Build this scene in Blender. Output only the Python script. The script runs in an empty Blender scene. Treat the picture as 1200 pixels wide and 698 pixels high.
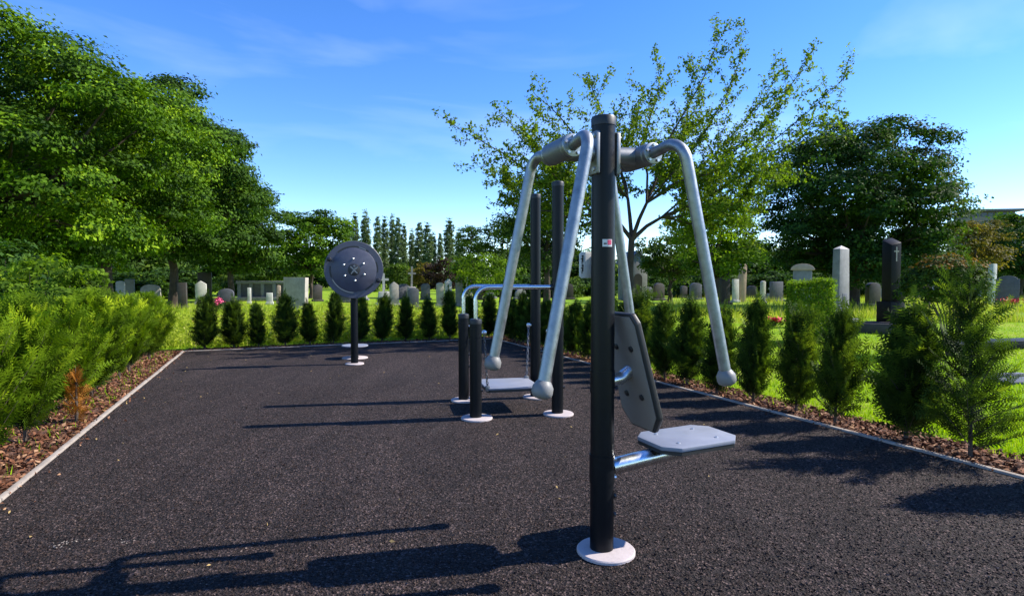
import bpy, bmesh, math, random
import numpy as np
from mathutils import Vector, Matrix

random.seed(7)
RNG = np.random.default_rng(11)
sc = bpy.context.scene
COL = sc.collection
R = math.radians
PI = math.pi

# ------------------------------------------------------------------ camera
CAM_H = 1.45
FPX, CX, CY = 680.0, 600.0, 349.0          # photograph pixels
PITCH = math.atan(21.0 / FPX)
cam_d = bpy.data.cameras.new('camera')
cam = bpy.data.objects.new('camera', cam_d)
COL.objects.link(cam)
cam.location = (0, 0, CAM_H)
cam.rotation_euler = (PI / 2 - PITCH, 0, 0)
cam_d.sensor_width = 36
cam_d.lens = FPX / 1200 * 36
cam_d.clip_start = 0.05
cam_d.clip_end = 3000
sc.camera = cam

# ------------------------------------------------------------------ light
SUN_AZ = math.atan2(0.17, 1.0)             # from +X towards +Y
SUN_EL = R(38.5)
world = bpy.data.worlds.new('World')
sc.world = world
world.use_nodes = True
wn, wl = world.node_tree.nodes, world.node_tree.links
for n in list(wn): wn.remove(n)
w_out = wn.new('ShaderNodeOutputWorld')
w_bg = wn.new('ShaderNodeBackground')
sky = wn.new('ShaderNodeTexSky')
sky.sky_type = 'NISHITA'
sky.sun_disc = False
sky.sun_elevation = SUN_EL
sky.sun_rotation = PI / 2 - SUN_AZ
sky.altitude = 1800
sky.air_density = 1.0
sky.dust_density = 0.1
sky.ozone_density = 2.2
hs = wn.new('ShaderNodeHueSaturation')
hs.inputs['Saturation'].default_value = 1.30
hs.inputs['Hue'].default_value = 0.512
hs.inputs['Value'].default_value = 1.0
wl.new(sky.outputs[0], hs.inputs['Color'])
# thin high wisps of cirrus
tc = wn.new('ShaderNodeTexCoord')
mp = wn.new('ShaderNodeMapping')
mp.inputs['Scale'].default_value = (1.1, 2.2, 5.0)
mp.inputs['Rotation'].default_value = (0.0, R(14), R(20))
mp.inputs['Location'].default_value = (0.35, 0.1, 0.0)
wl.new(tc.outputs['Generated'], mp.inputs['Vector'])
nz = wn.new('ShaderNodeTexNoise')
nz.inputs['Scale'].default_value = 1.5
nz.inputs['Detail'].default_value = 5
nz.inputs['Roughness'].default_value = 0.5
nz.inputs['Distortion'].default_value = 0.5
wl.new(mp.outputs[0], nz.inputs['Vector'])
cr = wn.new('ShaderNodeMapRange')
cr.inputs['From Min'].default_value = 0.52
cr.inputs['From Max'].default_value = 0.85
cr.inputs['To Max'].default_value = 0.21
cr.clamp = True
wl.new(nz.outputs['Fac'], cr.inputs['Value'])
mixc = wn.new('ShaderNodeMix'); mixc.data_type = 'RGBA'
wl.new(cr.outputs[0], mixc.inputs['Factor'])
wl.new(hs.outputs[0], mixc.inputs['A'])
mixc.inputs['B'].default_value = (5.6, 6.2, 8.6, 1)
wl.new(mixc.outputs['Result'], w_bg.inputs['Color'])
w_bg.inputs['Strength'].default_value = 0.15
wl.new(w_bg.outputs[0], w_out.inputs[0])

sun_d = bpy.data.lights.new('sun', 'SUN')
sun_d.energy = 4.8
sun_d.angle = R(0.5)
sun_d.color = (1.0, 0.93, 0.82)
sun = bpy.data.objects.new('sun', sun_d)
COL.objects.link(sun)
SDIR = Vector((math.cos(SUN_EL) * math.cos(SUN_AZ), math.cos(SUN_EL) * math.sin(SUN_AZ), math.sin(SUN_EL)))
sun.rotation_euler = SDIR.to_track_quat('Z', 'Y').to_euler()
sun.location = SDIR * 60

sc.view_settings.view_transform = 'Standard'
sc.view_settings.look = 'None'
sc.view_settings.exposure = 1.02
sc.view_settings.gamma = 1.0
sc.render.engine = 'CYCLES'
sc.cycles.max_bounces = 6
sc.cycles.transparent_max_bounces = 8

# ------------------------------------------------------------------ frames
TH = R(22.5)
U = Vector((math.cos(TH), math.sin(TH), 0))
V = Vector((-math.sin(TH), math.cos(TH), 0))
FC = Vector((-6.65, 11.74, 0))             # far left corner of the court
CW = 6.70                                  # court width

def W(u, v, z=0.0):
    p = FC + U * u + V * v
    return Vector((p.x, p.y, z))

def ray(px, py):
    a, b = (px - CX) / FPX, -(py - CY) / FPX
    cp, sp = math.cos(PITCH), math.sin(PITCH)
    return Vector((a, cp + b * sp, -sp + b * cp))

def ground(px, py):
    d = ray(px, py)
    t = -CAM_H / d.z
    return Vector((d.x * t, d.y * t, 0))

def spot(px, depth):                        # ground point in the column px at a given depth
    return Vector(((px - CX) / FPX * depth, depth, 0))

def hz(py, depth):                          # height seen at row py at a given depth
    d = ray(CX, py)
    return CAM_H + d.z / d.y * depth

def on_row(px, v):                          # ground point in column px on the line v = const
    k = (px - CX) / FPX
    u = -(FC.x + V.x * v - k * (FC.y + V.y * v)) / (U.x - k * U.y)
    return W(u, v), u

def on_side(px, u):
    k = (px - CX) / FPX
    v = -(FC.x + U.x * u - k * (FC.y + U.y * u)) / (V.x - k * V.y)
    return W(u, v), v

ORD = ['first', 'second', 'third', 'fourth', 'fifth', 'sixth', 'seventh', 'eighth', 'ninth', 'tenth', 'eleventh',
       'twelfth', 'thirteenth', 'fourteenth', 'fifteenth', 'sixteenth', 'seventeenth', 'eighteenth', 'nineteenth', 'twentieth']

N2 = ORD + ['twenty-' + o for o in ORD[:9]] + ['thirtieth'] + ['thirty-' + o for o in ORD[:9]]
N2 += ['fortieth'] + ['forty-' + o for o in ORD[:9]]

# ------------------------------------------------------------------ materials
def new_mat(name):
    m = bpy.data.materials.new(name)
    m.use_nodes = True
    nt = m.node_tree
    b = nt.nodes['Principled BSDF']
    return m, nt, b

def ramp(nt, src, stops):
    r = nt.nodes.new('ShaderNodeValToRGB')
    e = r.color_ramp.elements
    while len(e) < len(stops): e.new(0.5)
    for k, (p, c) in enumerate(stops):
        e[k].position = p
        e[k].color = (*c, 1)
    nt.links.new(src, r.inputs[0])
    return r.outputs[0]

def noise(nt, scale, detail=4, rough=0.55, coord='Object', dist=0.0, stretch=None):
    t = nt.nodes.new('ShaderNodeTexCoord')
    n = nt.nodes.new('ShaderNodeTexNoise')
    n.inputs['Scale'].default_value = scale
    n.inputs['Detail'].default_value = detail
    n.inputs['Roughness'].default_value = rough
    n.inputs['Distortion'].default_value = dist
    src = t.outputs[coord]
    if stretch:
        mpn = nt.nodes.new('ShaderNodeMapping')
        mpn.inputs['Scale'].default_value = stretch
        nt.links.new(src, mpn.inputs['Vector'])
        src = mpn.outputs[0]
    nt.links.new(src, n.inputs['Vector'])
    return n.outputs['Fac']

def bump(nt, b, h, strength, dist):
    bp = nt.nodes.new('ShaderNodeBump')
    bp.inputs['Strength'].default_value = strength
    bp.inputs['Distance'].default_value = dist
    nt.links.new(h, bp.inputs['Height'])
    nt.links.new(bp.outputs[0], b.inputs['Normal'])
    return bp

def mixrgb(nt, fac, a, b_, mode='MIX'):
    mx = nt.nodes.new('ShaderNodeMix')
    mx.data_type = 'RGBA'
    mx.blend_type = mode
    for key, val in (('Factor', fac), ('A', a), ('B', b_)):
        if hasattr(val, 'is_linked') or hasattr(val, 'links'):
            nt.links.new(val, mx.inputs[key])
        elif key == 'Factor':
            mx.inputs[key].default_value = val
        else:
            mx.inputs[key].default_value = (*val, 1)
    return mx.outputs['Result']

def mat_court():
    m, nt, b = new_mat('rubber_tarmac')
    big = noise(nt, 0.55, 5, 0.6, dist=0.6)
    mid = noise(nt, 9, 5, 0.7)
    fine = noise(nt, 120, 3, 0.7)
    base = ramp(nt, big, [(0.30, (0.0215, 0.0165, 0.0158)), (0.70, (0.0390, 0.0298, 0.0282))])
    base = mixrgb(nt, ramp(nt, mid, [(0.35, (0, 0, 0)), (0.8, (0.6, 0.6, 0.6))]), base, (0.054, 0.039, 0.035))
    stk = noise(nt, 1.0, 5, 0.6, dist=0.5, stretch=(2.2, 0.35, 1.0))
    base = mixrgb(nt, ramp(nt, stk, [(0.42, (0, 0, 0)), (0.72, (0.55, 0.55, 0.55))]), base, (0.072, 0.054, 0.050))
    t = nt.nodes.new('ShaderNodeTexCoord')
    vo = nt.nodes.new('ShaderNodeTexVoronoi')
    vo.inputs['Scale'].default_value = 88
    vo.inputs['Randomness'].default_value = 1
    nt.links.new(t.outputs['Object'], vo.inputs['Vector'])
    sep = nt.nodes.new('ShaderNodeSeparateColor')
    nt.links.new(vo.outputs['Color'], sep.inputs[0])
    grain = ramp(nt, sep.outputs[0], [(0.0, (0.25, 0.25, 0.25)), (0.5, (0.75, 0.75, 0.75)), (0.86, (1.4, 1.35, 1.35)), (0.97, (3.6, 3.4, 3.4))])
    base = mixrgb(nt, 1.0, base, grain, 'MULTIPLY')
    # dusty pale scuffs
    sc_ = noise(nt, 1.7, 6, 0.72, dist=1.4)
    base = mixrgb(nt, ramp(nt, sc_, [(0.58, (0, 0, 0)), (0.80, (0.34, 0.34, 0.34))]), base, (0.10, 0.09, 0.088))
    nt.links.new(base, b.inputs['Base Color'])
    b.inputs['Roughness'].default_value = 0.8
    b.inputs['Specular IOR Level'].default_value = 0.2
    ad = nt.nodes.new('ShaderNodeMath'); ad.operation = 'ADD'
    nt.links.new(vo.outputs['Distance'], ad.inputs[0])
    nt.links.new(fine, ad.inputs[1])
    bump(nt, b, ad.outputs[0], 1.0, 0.022)
    return m

def mat_ground():
    m, nt, b = new_mat('lawn_turf')
    big = noise(nt, 0.35, 5, 0.65)
    mid = noise(nt, 4, 5, 0.7)
    fine = noise(nt, 60, 3, 0.7)
    c = ramp(nt, big, [(0.32, (0.13, 0.26, 0.008)), (0.52, (0.25, 0.375, 0.010)), (0.66, (0.34, 0.36, 0.045))])
    c = mixrgb(nt, ramp(nt, mid, [(0.4, (0, 0, 0)), (0.75, (0.6, 0.6, 0.6))]), c, (0.12, 0.23, 0.008))
    c = mixrgb(nt, ramp(nt, fine, [(0.45, (0, 0, 0)), (0.8, (0.6, 0.6, 0.6))]), c, (0.07, 0.13, 0.006))
    nt.links.new(c, b.inputs['Base Color'])
    b.inputs['Roughness'].default_value = 0.9
    b.inputs['Specular IOR Level'].default_value = 0.15
    bump(nt, b, fine, 0.8, 0.03)
    return m

def mat_mulch(name='mulch', k=1.0):
    m, nt, b = new_mat(name)
    f = noise(nt, 45, 4, 0.7)
    g = noise(nt, 6, 4, 0.6)
    c = ramp(nt, f, [(0.3, (0.035 * k, 0.016 * k, 0.010 * k)), (0.55, (0.15 * k, 0.065 * k, 0.036 * k)), (0.8, (0.27 * k, 0.14 * k, 0.085 * k))])
    c = mixrgb(nt, ramp(nt, g, [(0.45, (0, 0, 0)), (0.75, (0.5, 0.5, 0.5))]), c, (0.10, 0.06, 0.035))
    nt.links.new(c, b.inputs['Base Color'])
    b.inputs['Roughness'].default_value = 0.95
    bump(nt, b, f, 1.0, 0.03)
    return m

def mat_plain(name, col, rough=0.5, metal=0.0, var=0.12, scale=30, bmp=0.0, spec=0.5, bscale=None, bdist=0.003, coat=0.0):
    m, nt, b = new_mat(name)
    f = noise(nt, scale, 5, 0.65)
    lo = tuple(max(0, c * (1 - var)) for c in col)
    hi = tuple(min(1, c * (1 + var)) for c in col)
    nt.links.new(ramp(nt, f, [(0.3, lo), (0.7, hi)]), b.inputs['Base Color'])
    b.inputs['Metallic'].default_value = metal
    b.inputs['Specular IOR Level'].default_value = spec
    rr = ramp(nt, f, [(0.3, (rough * 0.85,) * 3), (0.7, (min(1, rough * 1.2),) * 3)])
    nt.links.new(rr, b.inputs['Roughness'])
    b.inputs['Coat Weight'].default_value = coat
    if bmp:
        bump(nt, b, noise(nt, bscale or scale * 4, 4, 0.6), bmp, bdist)
    return m

def mat_stone(name, col, var=0.3, rough=0.8, lichen=0.35, spec=0.3):
    m, nt, b = new_mat(name)
    b.inputs['Specular IOR Level'].default_value = spec
    f = noise(nt, 3.5, 8, 0.7, dist=0.3)
    g = noise(nt, 40, 4, 0.7)
    s = noise(nt, 2.2, 5, 0.6, stretch=(3.0, 3.0, 0.5))
    c = ramp(nt, f, [(0.3, tuple(x * (1 - var) for x in col)), (0.7, tuple(min(1, x * (1 + var * 0.6)) for x in col))])
    c = mixrgb(nt, ramp(nt, s, [(0.5, (0, 0, 0)), (0.8, (lichen,) * 3)]), c, tuple(x * 0.35 for x in col))
    c = mixrgb(nt, ramp(nt, g, [(0.55, (0, 0, 0)), (0.8, (0.35,) * 3)]), c, tuple(x * 0.6 for x in col))
    nt.links.new(c, b.inputs['Base Color'])
    b.inputs['Roughness'].default_value = rough
    bump(nt, b, g, 0.35, 0.006)
    return m

def mat_leaf(name, dark, light, trans=0.35, rough=0.55, third=None, spec=0.12):
    m, nt, b = new_mat(name)
    at = nt.nodes.new('ShaderNodeAttribute')
    at.attribute_name = 'tint'
    stops = [(0.0, dark), (0.75, light)]
    stops.append((1.0, third if third else light))
    c = ramp(nt, at.outputs['Fac'], stops)
    nt.links.new(c, b.inputs['Base Color'])
    b.inputs['Roughness'].default_value = 0.7
    b.inputs['Specular IOR Level'].default_value = spec
    tr = nt.nodes.new('ShaderNodeBsdfTranslucent')
    tcol = mixrgb(nt, 1.0, c, (1.55, 1.6, 0.55), 'MULTIPLY')
    nt.links.new(tcol, tr.inputs['Color'])
    mx = nt.nodes.new('ShaderNodeMixShader')
    mx.inputs[0].default_value = trans
    nt.links.new(b.outputs[0], mx.inputs[1])
    nt.links.new(tr.outputs[0], mx.inputs[2])
    nt.links.new(mx.outputs[0], nt.nodes['Material Output'].inputs['Surface'])
    return m

M = dict(
    court=mat_court(), ground=mat_ground(), mulch=mat_mulch(), chip=None,
    edging=mat_stone('concrete_edging', (0.33, 0.285, 0.245), 0.3, 0.85, 0.5),
    post=mat_plain('charcoal_powder_coat', (0.0040, 0.0052, 0.0076), 0.38, 0, 0.2, 60, 0.15, 0.22, 300, 0.001),
    cap=mat_plain('black_plastic', (0.012, 0.012, 0.013), 0.45, 0, 0.2, 40),
    disc=mat_plain('slate_grey_panel', (0.060, 0.062, 0.090), 0.42, 0, 0.12, 12, 0.1, 0.5, 200, 0.001),
    steel=mat_plain('galvanised_steel', (0.28, 0.30, 0.315), 0.42, 0.85, 0.22, 22, 0.12, 0.5, 90, 0.001),
    bright=mat_plain('brushed_stainless_steel', (0.62, 0.65, 0.68), 0.26, 1.0, 0.1, 20, 0.05, 0.5, 90, 0.001),
    cast=mat_plain('cast_aluminium', (0.20, 0.21, 0.22), 0.48, 0.7, 0.18, 18, 0.15, 0.5, 80, 0.001),
    chain=mat_plain('dull_chain_steel', (0.20, 0.20, 0.21), 0.45, 0.9, 0.3, 40),
    board=mat_plain('pale_grey_laminate_board', (0.215, 0.23, 0.275), 0.42, 0, 0.08, 9, 0.08, 0.4, 160, 0.001),
    boardback=mat_plain('grey_laminate_back', (0.21, 0.185, 0.165), 0.6, 0, 0.08, 9, 0.1, 0.4, 160, 0.001),
    bolt=mat_plain('dark_bolt', (0.03, 0.03, 0.032), 0.4, 0.3, 0.2, 40),
    zinc=mat_plain('zinc_bolt', (0.6, 0.6, 0.6), 0.35, 0.9, 0.1, 40),
    footing=mat_stone('pale_footing_cover', (0.44, 0.385, 0.38), 0.15, 0.8, 0.2),
    sign=mat_plain('white_plate', (0.62, 0.62, 0.62), 0.4, 0, 0.05, 10),
    ink=mat_plain('black_print', (0.02, 0.02, 0.02), 0.5, 0, 0.05, 10),
    pink=mat_plain('pink_print', (0.65, 0.06, 0.14), 0.5, 0, 0.05, 10),
    knob=mat_plain('grey_rubber_grip', (0.17, 0.17, 0.17), 0.5, 0, 0.1, 20),
    bark=mat_stone('bark', (0.060, 0.046, 0.036), 0.5, 0.95, 0.5),
    barkl=mat_stone('grey_brown_bark', (0.085, 0.066, 0.052), 0.4, 0.95, 0.4),
    grey=mat_stone('grey_granite', (0.22, 0.22, 0.22), 0.3, 0.7),
    pale=mat_stone('pale_limestone', (0.36, 0.33, 0.29), 0.3, 0.85, 0.5),
    white=mat_stone('white_marble', (0.50, 0.49, 0.46), 0.25, 0.7, 0.35),
    beige=mat_stone('pinkish_sandstone', (0.42, 0.31, 0.25), 0.2, 0.85),
    black=mat_stone('polished_black_granite', (0.008, 0.0075, 0.008), 0.3, 0.5, 0.1, 0.15),
    dark=mat_stone('dark_brown_granite', (0.055, 0.047, 0.043), 0.3, 0.5),
    slate=mat_stone('slate_granite', (0.10, 0.10, 0.115), 0.3, 0.5),
    glass=mat_plain('window_glass', (0.03, 0.04, 0.05), 0.08, 0, 0.1, 2),
    facade=mat_stone('grey_render', (0.17, 0.155, 0.15), 0.12, 0.85, 0.15),
    redfl=mat_plain('red_petals', (0.55, 0.02, 0.03), 0.6, 0, 0.3, 60),
    pinkfl=mat_plain('pink_petals', (0.75, 0.10, 0.25), 0.6, 0, 0.3, 60),
    deadleaf=mat_plain('dry_leaf', (0.32, 0.22, 0.08), 0.8, 0, 0.5, 8),
    rust=mat_leaf('dead_yew_needles', (0.12, 0.045, 0.010), (0.30, 0.12, 0.02), 0.2),
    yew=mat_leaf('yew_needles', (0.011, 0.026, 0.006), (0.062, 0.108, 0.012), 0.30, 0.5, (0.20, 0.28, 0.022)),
    yewl=mat_leaf('lit_hedge_yew_needles', (0.007, 0.020, 0.004), (0.130, 0.220, 0.005), 0.25, 0.5, (0.31, 0.40, 0.012)),  # left hedge: sunlight put into a brighter copy of the yew colour
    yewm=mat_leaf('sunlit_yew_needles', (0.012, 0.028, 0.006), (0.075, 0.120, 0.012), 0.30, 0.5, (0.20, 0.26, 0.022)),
    maple=mat_leaf('maple_leaves', (0.012, 0.034, 0.003), (0.085, 0.175, 0.005), 0.22, 0.5, (0.20, 0.31, 0.008)),
    maple2=mat_leaf('deep_green_maple_leaves', (0.009, 0.026, 0.004), (0.052, 0.115, 0.008), 0.20, 0.5, (0.11, 0.19, 0.012)),
    darkleaf=mat_leaf('dark_tree_leaves', (0.009, 0.028, 0.007), (0.042, 0.096, 0.014), 0.28, 0.45, (0.09, 0.16, 0.018)),
    midleaf=mat_leaf('mid_green_leaves', (0.018, 0.042, 0.008), (0.065, 0.12, 0.016), 0.32, 0.5, (0.12, 0.18, 0.02)),
    lime=mat_leaf('lime_green_leaves', (0.05, 0.10, 0.008), (0.15, 0.25, 0.014), 0.42, 0.5, (0.24, 0.32, 0.02)),
    poplar=mat_leaf('poplar_leaves', (0.034, 0.060, 0.022), (0.105, 0.155, 0.05), 0.2, 0.5),
    purple=mat_leaf('dark_purple_leaves', (0.012, 0.008, 0.008), (0.040, 0.024, 0.020), 0.2, 0.5),
    open=mat_leaf('small_olive_leaves', (0.036, 0.066, 0.008), (0.135, 0.215, 0.015), 0.46, 0.5, (0.22, 0.24, 0.03)),
    photinia=mat_leaf('red_tipped_leaves', (0.016, 0.036, 0.008), (0.065, 0.115, 0.014), 0.25, 0.4, (0.22, 0.09, 0.02)),
    autumn=mat_leaf('brownish_olive_leaves', (0.06, 0.06, 0.012), (0.16, 0.13, 0.025), 0.3, 0.5),
    blade=mat_leaf('grass_blades', (0.11, 0.22, 0.005), (0.30, 0.43, 0.008), 0.38, 0.55, (0.42, 0.42, 0.06)),
    tall=mat_leaf('tall_meadow_grass', (0.14, 0.22, 0.012), (0.34, 0.40, 0.04), 0.35, 0.6, (0.45, 0.38, 0.17)),
)
M['granule'] = mat_leaf('rubber_granules', (0.012, 0.008, 0.007), (0.064, 0.043, 0.036), 0.0, 0.8, (0.18, 0.14, 0.125))
M['chip'] = mat_leaf('bark_chips', (0.045, 0.018, 0.010), (0.20, 0.085, 0.045), 0.0, 0.9, (0.36, 0.22, 0.13))

# ------------------------------------------------------------------ object helpers
def link(o, parent=None):
    COL.objects.link(o)
    if parent is not None: o.parent = parent
    return o

def tag(o, label=None, cat=None, group=None, kind=None):
    if label: o['label'] = label
    if cat: o['category'] = cat
    if group: o['group'] = group
    if kind: o['kind'] = kind
    return o

def thing(name, label, cat, loc=(0, 0, 0), rz=0.0, group=None):
    o = bpy.data.objects.new(name, None)
    o.empty_display_size = 0.2
    o.location = loc
    o.rotation_euler = (0, 0, rz)
    link(o)
    return tag(o, label, cat, group)

def copy_thing(root, loc, rz, scale, label):
    r = root.copy(); COL.objects.link(r)
    r.location = loc; r.rotation_euler = (0, 0, rz); r.scale = scale
    r['label'] = label
    for ch in root.children:
        c = ch.copy(); COL.objects.link(c); c.parent = r
        for g in ch.children:
            d = g.copy(); COL.objects.link(d); d.parent = c
    return r

class MB:
    """collects shapes and links them as ONE mesh object"""
    def __init__(s): s.v = []; s.f = []
    def add(s, vs, fs):
        o = len(s.v)
        s.v += [tuple(p) for p in vs]
        s.f += [tuple(i + o for i in f) for f in fs]
        return s
    def box(s, c, d, rz=0.0, taper=1.0):
        x, y, z = d[0] / 2, d[1] / 2, d[2] / 2
        cr_, sr = math.cos(rz), math.sin(rz)
        vs = []
        for sz in (-1, 1):
            k = taper if sz > 0 else 1
            for sx, sy in ((-1, -1), (1, -1), (1, 1), (-1, 1)):
                a, b = sx * x * k, sy * y * k
                vs.append((c[0] + a * cr_ - b * sr, c[1] + a * sr + b * cr_, c[2] + sz * z))
        return s.add(vs, [(3, 2, 1, 0), (4, 5, 6, 7), (0, 1, 5, 4), (1, 2, 6, 5), (2, 3, 7, 6), (3, 0, 4, 7)])
    def tube(s, pts, rad, n=12, cap=True):
        pts = [Vector(p) for p in pts]
        rads = rad if isinstance(rad, (list, tuple)) else [rad] * len(pts)
        t0 = (pts[1] - pts[0]).normalized()
        a = t0.orthogonal().normalized()
        rings = []
        for i, p in enumerate(pts):
            if i == 0: t = t0
            elif i == len(pts) - 1: t = (pts[i] - pts[i - 1]).normalized()
            else: t = ((pts[i + 1] - pts[i]).normalized() + (pts[i] - pts[i - 1]).normalized()).normalized()
            a = (a - t * a.dot(t)).normalized()
            b = t.cross(a)
            rings.append([p + (a * math.cos(2 * PI * k / n) + b * math.sin(2 * PI * k / n)) * rads[i] for k in range(n)])
        vs = [q for r in rings for q in r]
        fs = []
        for i in range(len(pts) - 1):
            for k in range(n):
                k2 = (k + 1) % n
                fs.append((i * n + k, i * n + k2, (i + 1) * n + k2, (i + 1) * n + k))
        if cap:
            fs.append(tuple(reversed(range(n))))
            fs.append(tuple((len(pts) - 1) * n + k for k in range(n)))
        return s.add(vs, fs)
    def lathe(s, c, prof, n=24, axis='z'):
        """prof = [(radius, height)]; axis z or -y"""
        vs, fs = [], []
        for r, h in prof:
            for k in range(n):
                an = 2 * PI * k / n
                x, y = r * math.cos(an), r * math.sin(an)
                if axis == 'z': vs.append((c[0] + x, c[1] + y, c[2] + h))
                elif axis == 'y': vs.append((c[0] + x, c[1] - h, c[2] + y))
                else: vs.append((c[0] + h, c[1] + x, c[2] + y))
        for i in range(len(prof) - 1):
            for k in range(n):
                k2 = (k + 1) % n
                fs.append((i * n + k, i * n + k2, (i + 1) * n + k2, (i + 1) * n + k))
        fs.append(tuple(reversed(range(n))))
        fs.append(tuple((len(prof) - 1) * n + k for k in range(n)))
        return s.add(vs, fs)
    def prism(s, poly, fn, lo, hi):
        """extrude 2D poly from lo to hi; fn(a, b, t) -> 3D point"""
        n = len(poly)
        vs = [fn(a, b, lo) for a, b in poly] + [fn(a, b, hi) for a, b in poly]
        fs = [tuple(reversed(range(n))), tuple(range(n, 2 * n))]
        for k in range(n):
            k2 = (k + 1) % n
            fs.append((k, k2, n + k2, n + k))
        return s.add(vs, fs)
    def build(s, name, mat, parent=None, bevel=0.0, segs=2, smooth=35, loc=None):
        me = bpy.data.meshes.new(name)
        me.from_pydata(s.v, [], s.f)
        bm = bmesh.new(); bm.from_mesh(me)
        bmesh.ops.recalc_face_normals(bm, faces=bm.faces)
        if bevel:
            es = [e for e in bm.edges if len(e.link_faces) == 2 and e.calc_face_angle(0) > R(25)]
            bmesh.ops.bevel(bm, geom=es, offset=bevel, segments=segs, affect='EDGES', profile=0.5, clamp_overlap=True)
        bm.to_mesh(me); bm.free()
        if smooth:
            me.polygons.foreach_set('use_smooth', [True] * len(me.polygons))
            me.set_sharp_from_angle(angle=R(smooth))
        me.materials.append(mat)
        o = bpy.data.objects.new(name, me)
        if loc: o.location = loc
        return link(o, parent)

def np_mesh(name, verts, nper, tint, mat):
    """verts (F*nper, 3): separate faces with nper corners; tint per vertex"""
    me = bpy.data.meshes.new(name)
    nv = len(verts); nf = nv // nper
    me.vertices.add(nv)
    me.vertices.foreach_set('co', np.ascontiguousarray(verts, dtype=np.float32).ravel())
    me.loops.add(nv)
    me.loops.foreach_set('vertex_index', np.arange(nv, dtype=np.int32))
    me.polygons.add(nf)
    me.polygons.foreach_set('loop_start', np.arange(0, nv, nper, dtype=np.int32))
    a = me.attributes.new('tint', 'FLOAT', 'POINT')
    a.data.foreach_set('value', np.ascontiguousarray(tint, dtype=np.float32))
    me.update(calc_edges=True)
    me.materials.append(mat)
    return me

def add_mesh(name, me, parent=None):
    return link(bpy.data.objects.new(name, me), parent)

def unit(a): return a / np.maximum(np.linalg.norm(a, axis=-1, keepdims=True), 1e-9)
def rand_dirs(n, rng=RNG): return unit(rng.normal(size=(n, 3)))

def leaf_quads(pos, nrm, size, rng, aspect=0.62):
    """diamond leaves folded a little along the midrib -> verts (N*4,3)"""
    n = len(pos)
    t = unit(np.cross(nrm, rand_dirs(n, rng)))
    b = np.cross(nrm, t)
    L = (size * (0.65 + 0.7 * rng.random(n)))[:, None]
    w = L * aspect * 0.5
    droop = nrm * L * 0.10
    q = np.stack([pos - t * L * 0.5, pos + b * w - t * L * 0.06 + droop, pos + t * L * 0.5, pos - b * w - t * L * 0.06 + droop], axis=1)
    return q.reshape(-1, 3)

def crown_mesh(name, mat, blobs, clumps_per_m2, per_clump, leaf, sigma, seed, inner=0.15, up=0.45, tint_mid=0.45, sprays=True):
    """blobs = [(cx,cy,cz, rx,ry,rz)]: leaves sit in clumps over the lobes' skins"""
    rng = np.random.default_rng(seed)
    B = np.array(blobs, float)
    P, N, T = [], [], []
    for k, bl in enumerate(B):
        c, r = bl[:3], bl[3:]
        area = 4 * PI * ((r[0] * r[1]) ** 1.6 / 3 + (r[0] * r[2]) ** 1.6 / 3 + (r[1] * r[2]) ** 1.6 / 3) ** (1 / 1.6)
        nc = max(4, int(area * clumps_per_m2))
        d = rand_dirs(nc, rng)
        rad = 0.86 + 0.24 * rng.random(nc)
        rad[rng.random(nc) < inner] *= 0.7
        cc = c + d * r * rad[:, None]
        keep = np.ones(nc, bool)
        for j, o in enumerate(B):
            if j == k: continue
            keep &= (((cc - o[:3]) / o[3:]) ** 2).sum(1) > 0.55
        if k > 0 and sprays: keep &= (d[:, 2] > -0.25) | (rng.random(nc) < 0.22)      # sprays carry their leaves on top
        cc, d = cc[keep], d[keep]
        nc = len(cc)
        if nc == 0: continue
        s = sigma * (0.6 + 0.8 * rng.random((nc, 1, 1)))
        off = np.clip(rng.normal(size=(nc, per_clump, 3)), -1.6, 1.6) * s
        off[..., 2] *= 0.42
        pos = (cc[:, None, :] + off).reshape(-1, 3)
        nd = np.repeat(d, per_clump, 0) * 0.9 + rng.normal(size=(nc * per_clump, 3)) * 0.42 + np.array([0, 0, up])
        ct = np.repeat(rng.normal(size=nc) * 0.20 + rng.normal() * 0.10, per_clump)
        P.append(pos); N.append(unit(nd))
        T.append(np.clip(tint_mid + ct + rng.normal(size=len(pos)) * 0.17, 0, 1))
    P, N, T = np.concatenate(P), np.concatenate(N), np.concatenate(T)
    return np_mesh(name, leaf_quads(P, N, leaf, rng), 4, np.repeat(T, 4), mat)

def lobes(rx, ry, rz, zc, n, seed, size=0.42, flat=0.0):
    """many flattened sprays of foliage standing out unevenly from a crown's core"""
    rng = np.random.default_rng(seed)
    out = [(0, 0, zc, rx * 0.55, ry * 0.55, rz * 0.58)]
    n = int(n * 1.6)
    for k in range(n):
        z = 1 - 2 * (k + 0.5 + rng.normal() * 0.5) / n
        z = max(-1, min(1, z))
        a = k * 2.39996 + rng.normal() * 0.4
        q = math.sqrt(max(0, 1 - z * z))
        s = size * (0.42 + 0.50 * rng.random())
        m = (1 - s * 0.62) * (0.76 + 0.34 * rng.random())
        zz = z if z > 0 else z * (1 - flat)
        out.append((q * math.cos(a) * rx * m, q * math.sin(a) * ry * m, zc + zz * rz * m, rx * s, ry * s, rx * s * 0.66))
    return out

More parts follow.
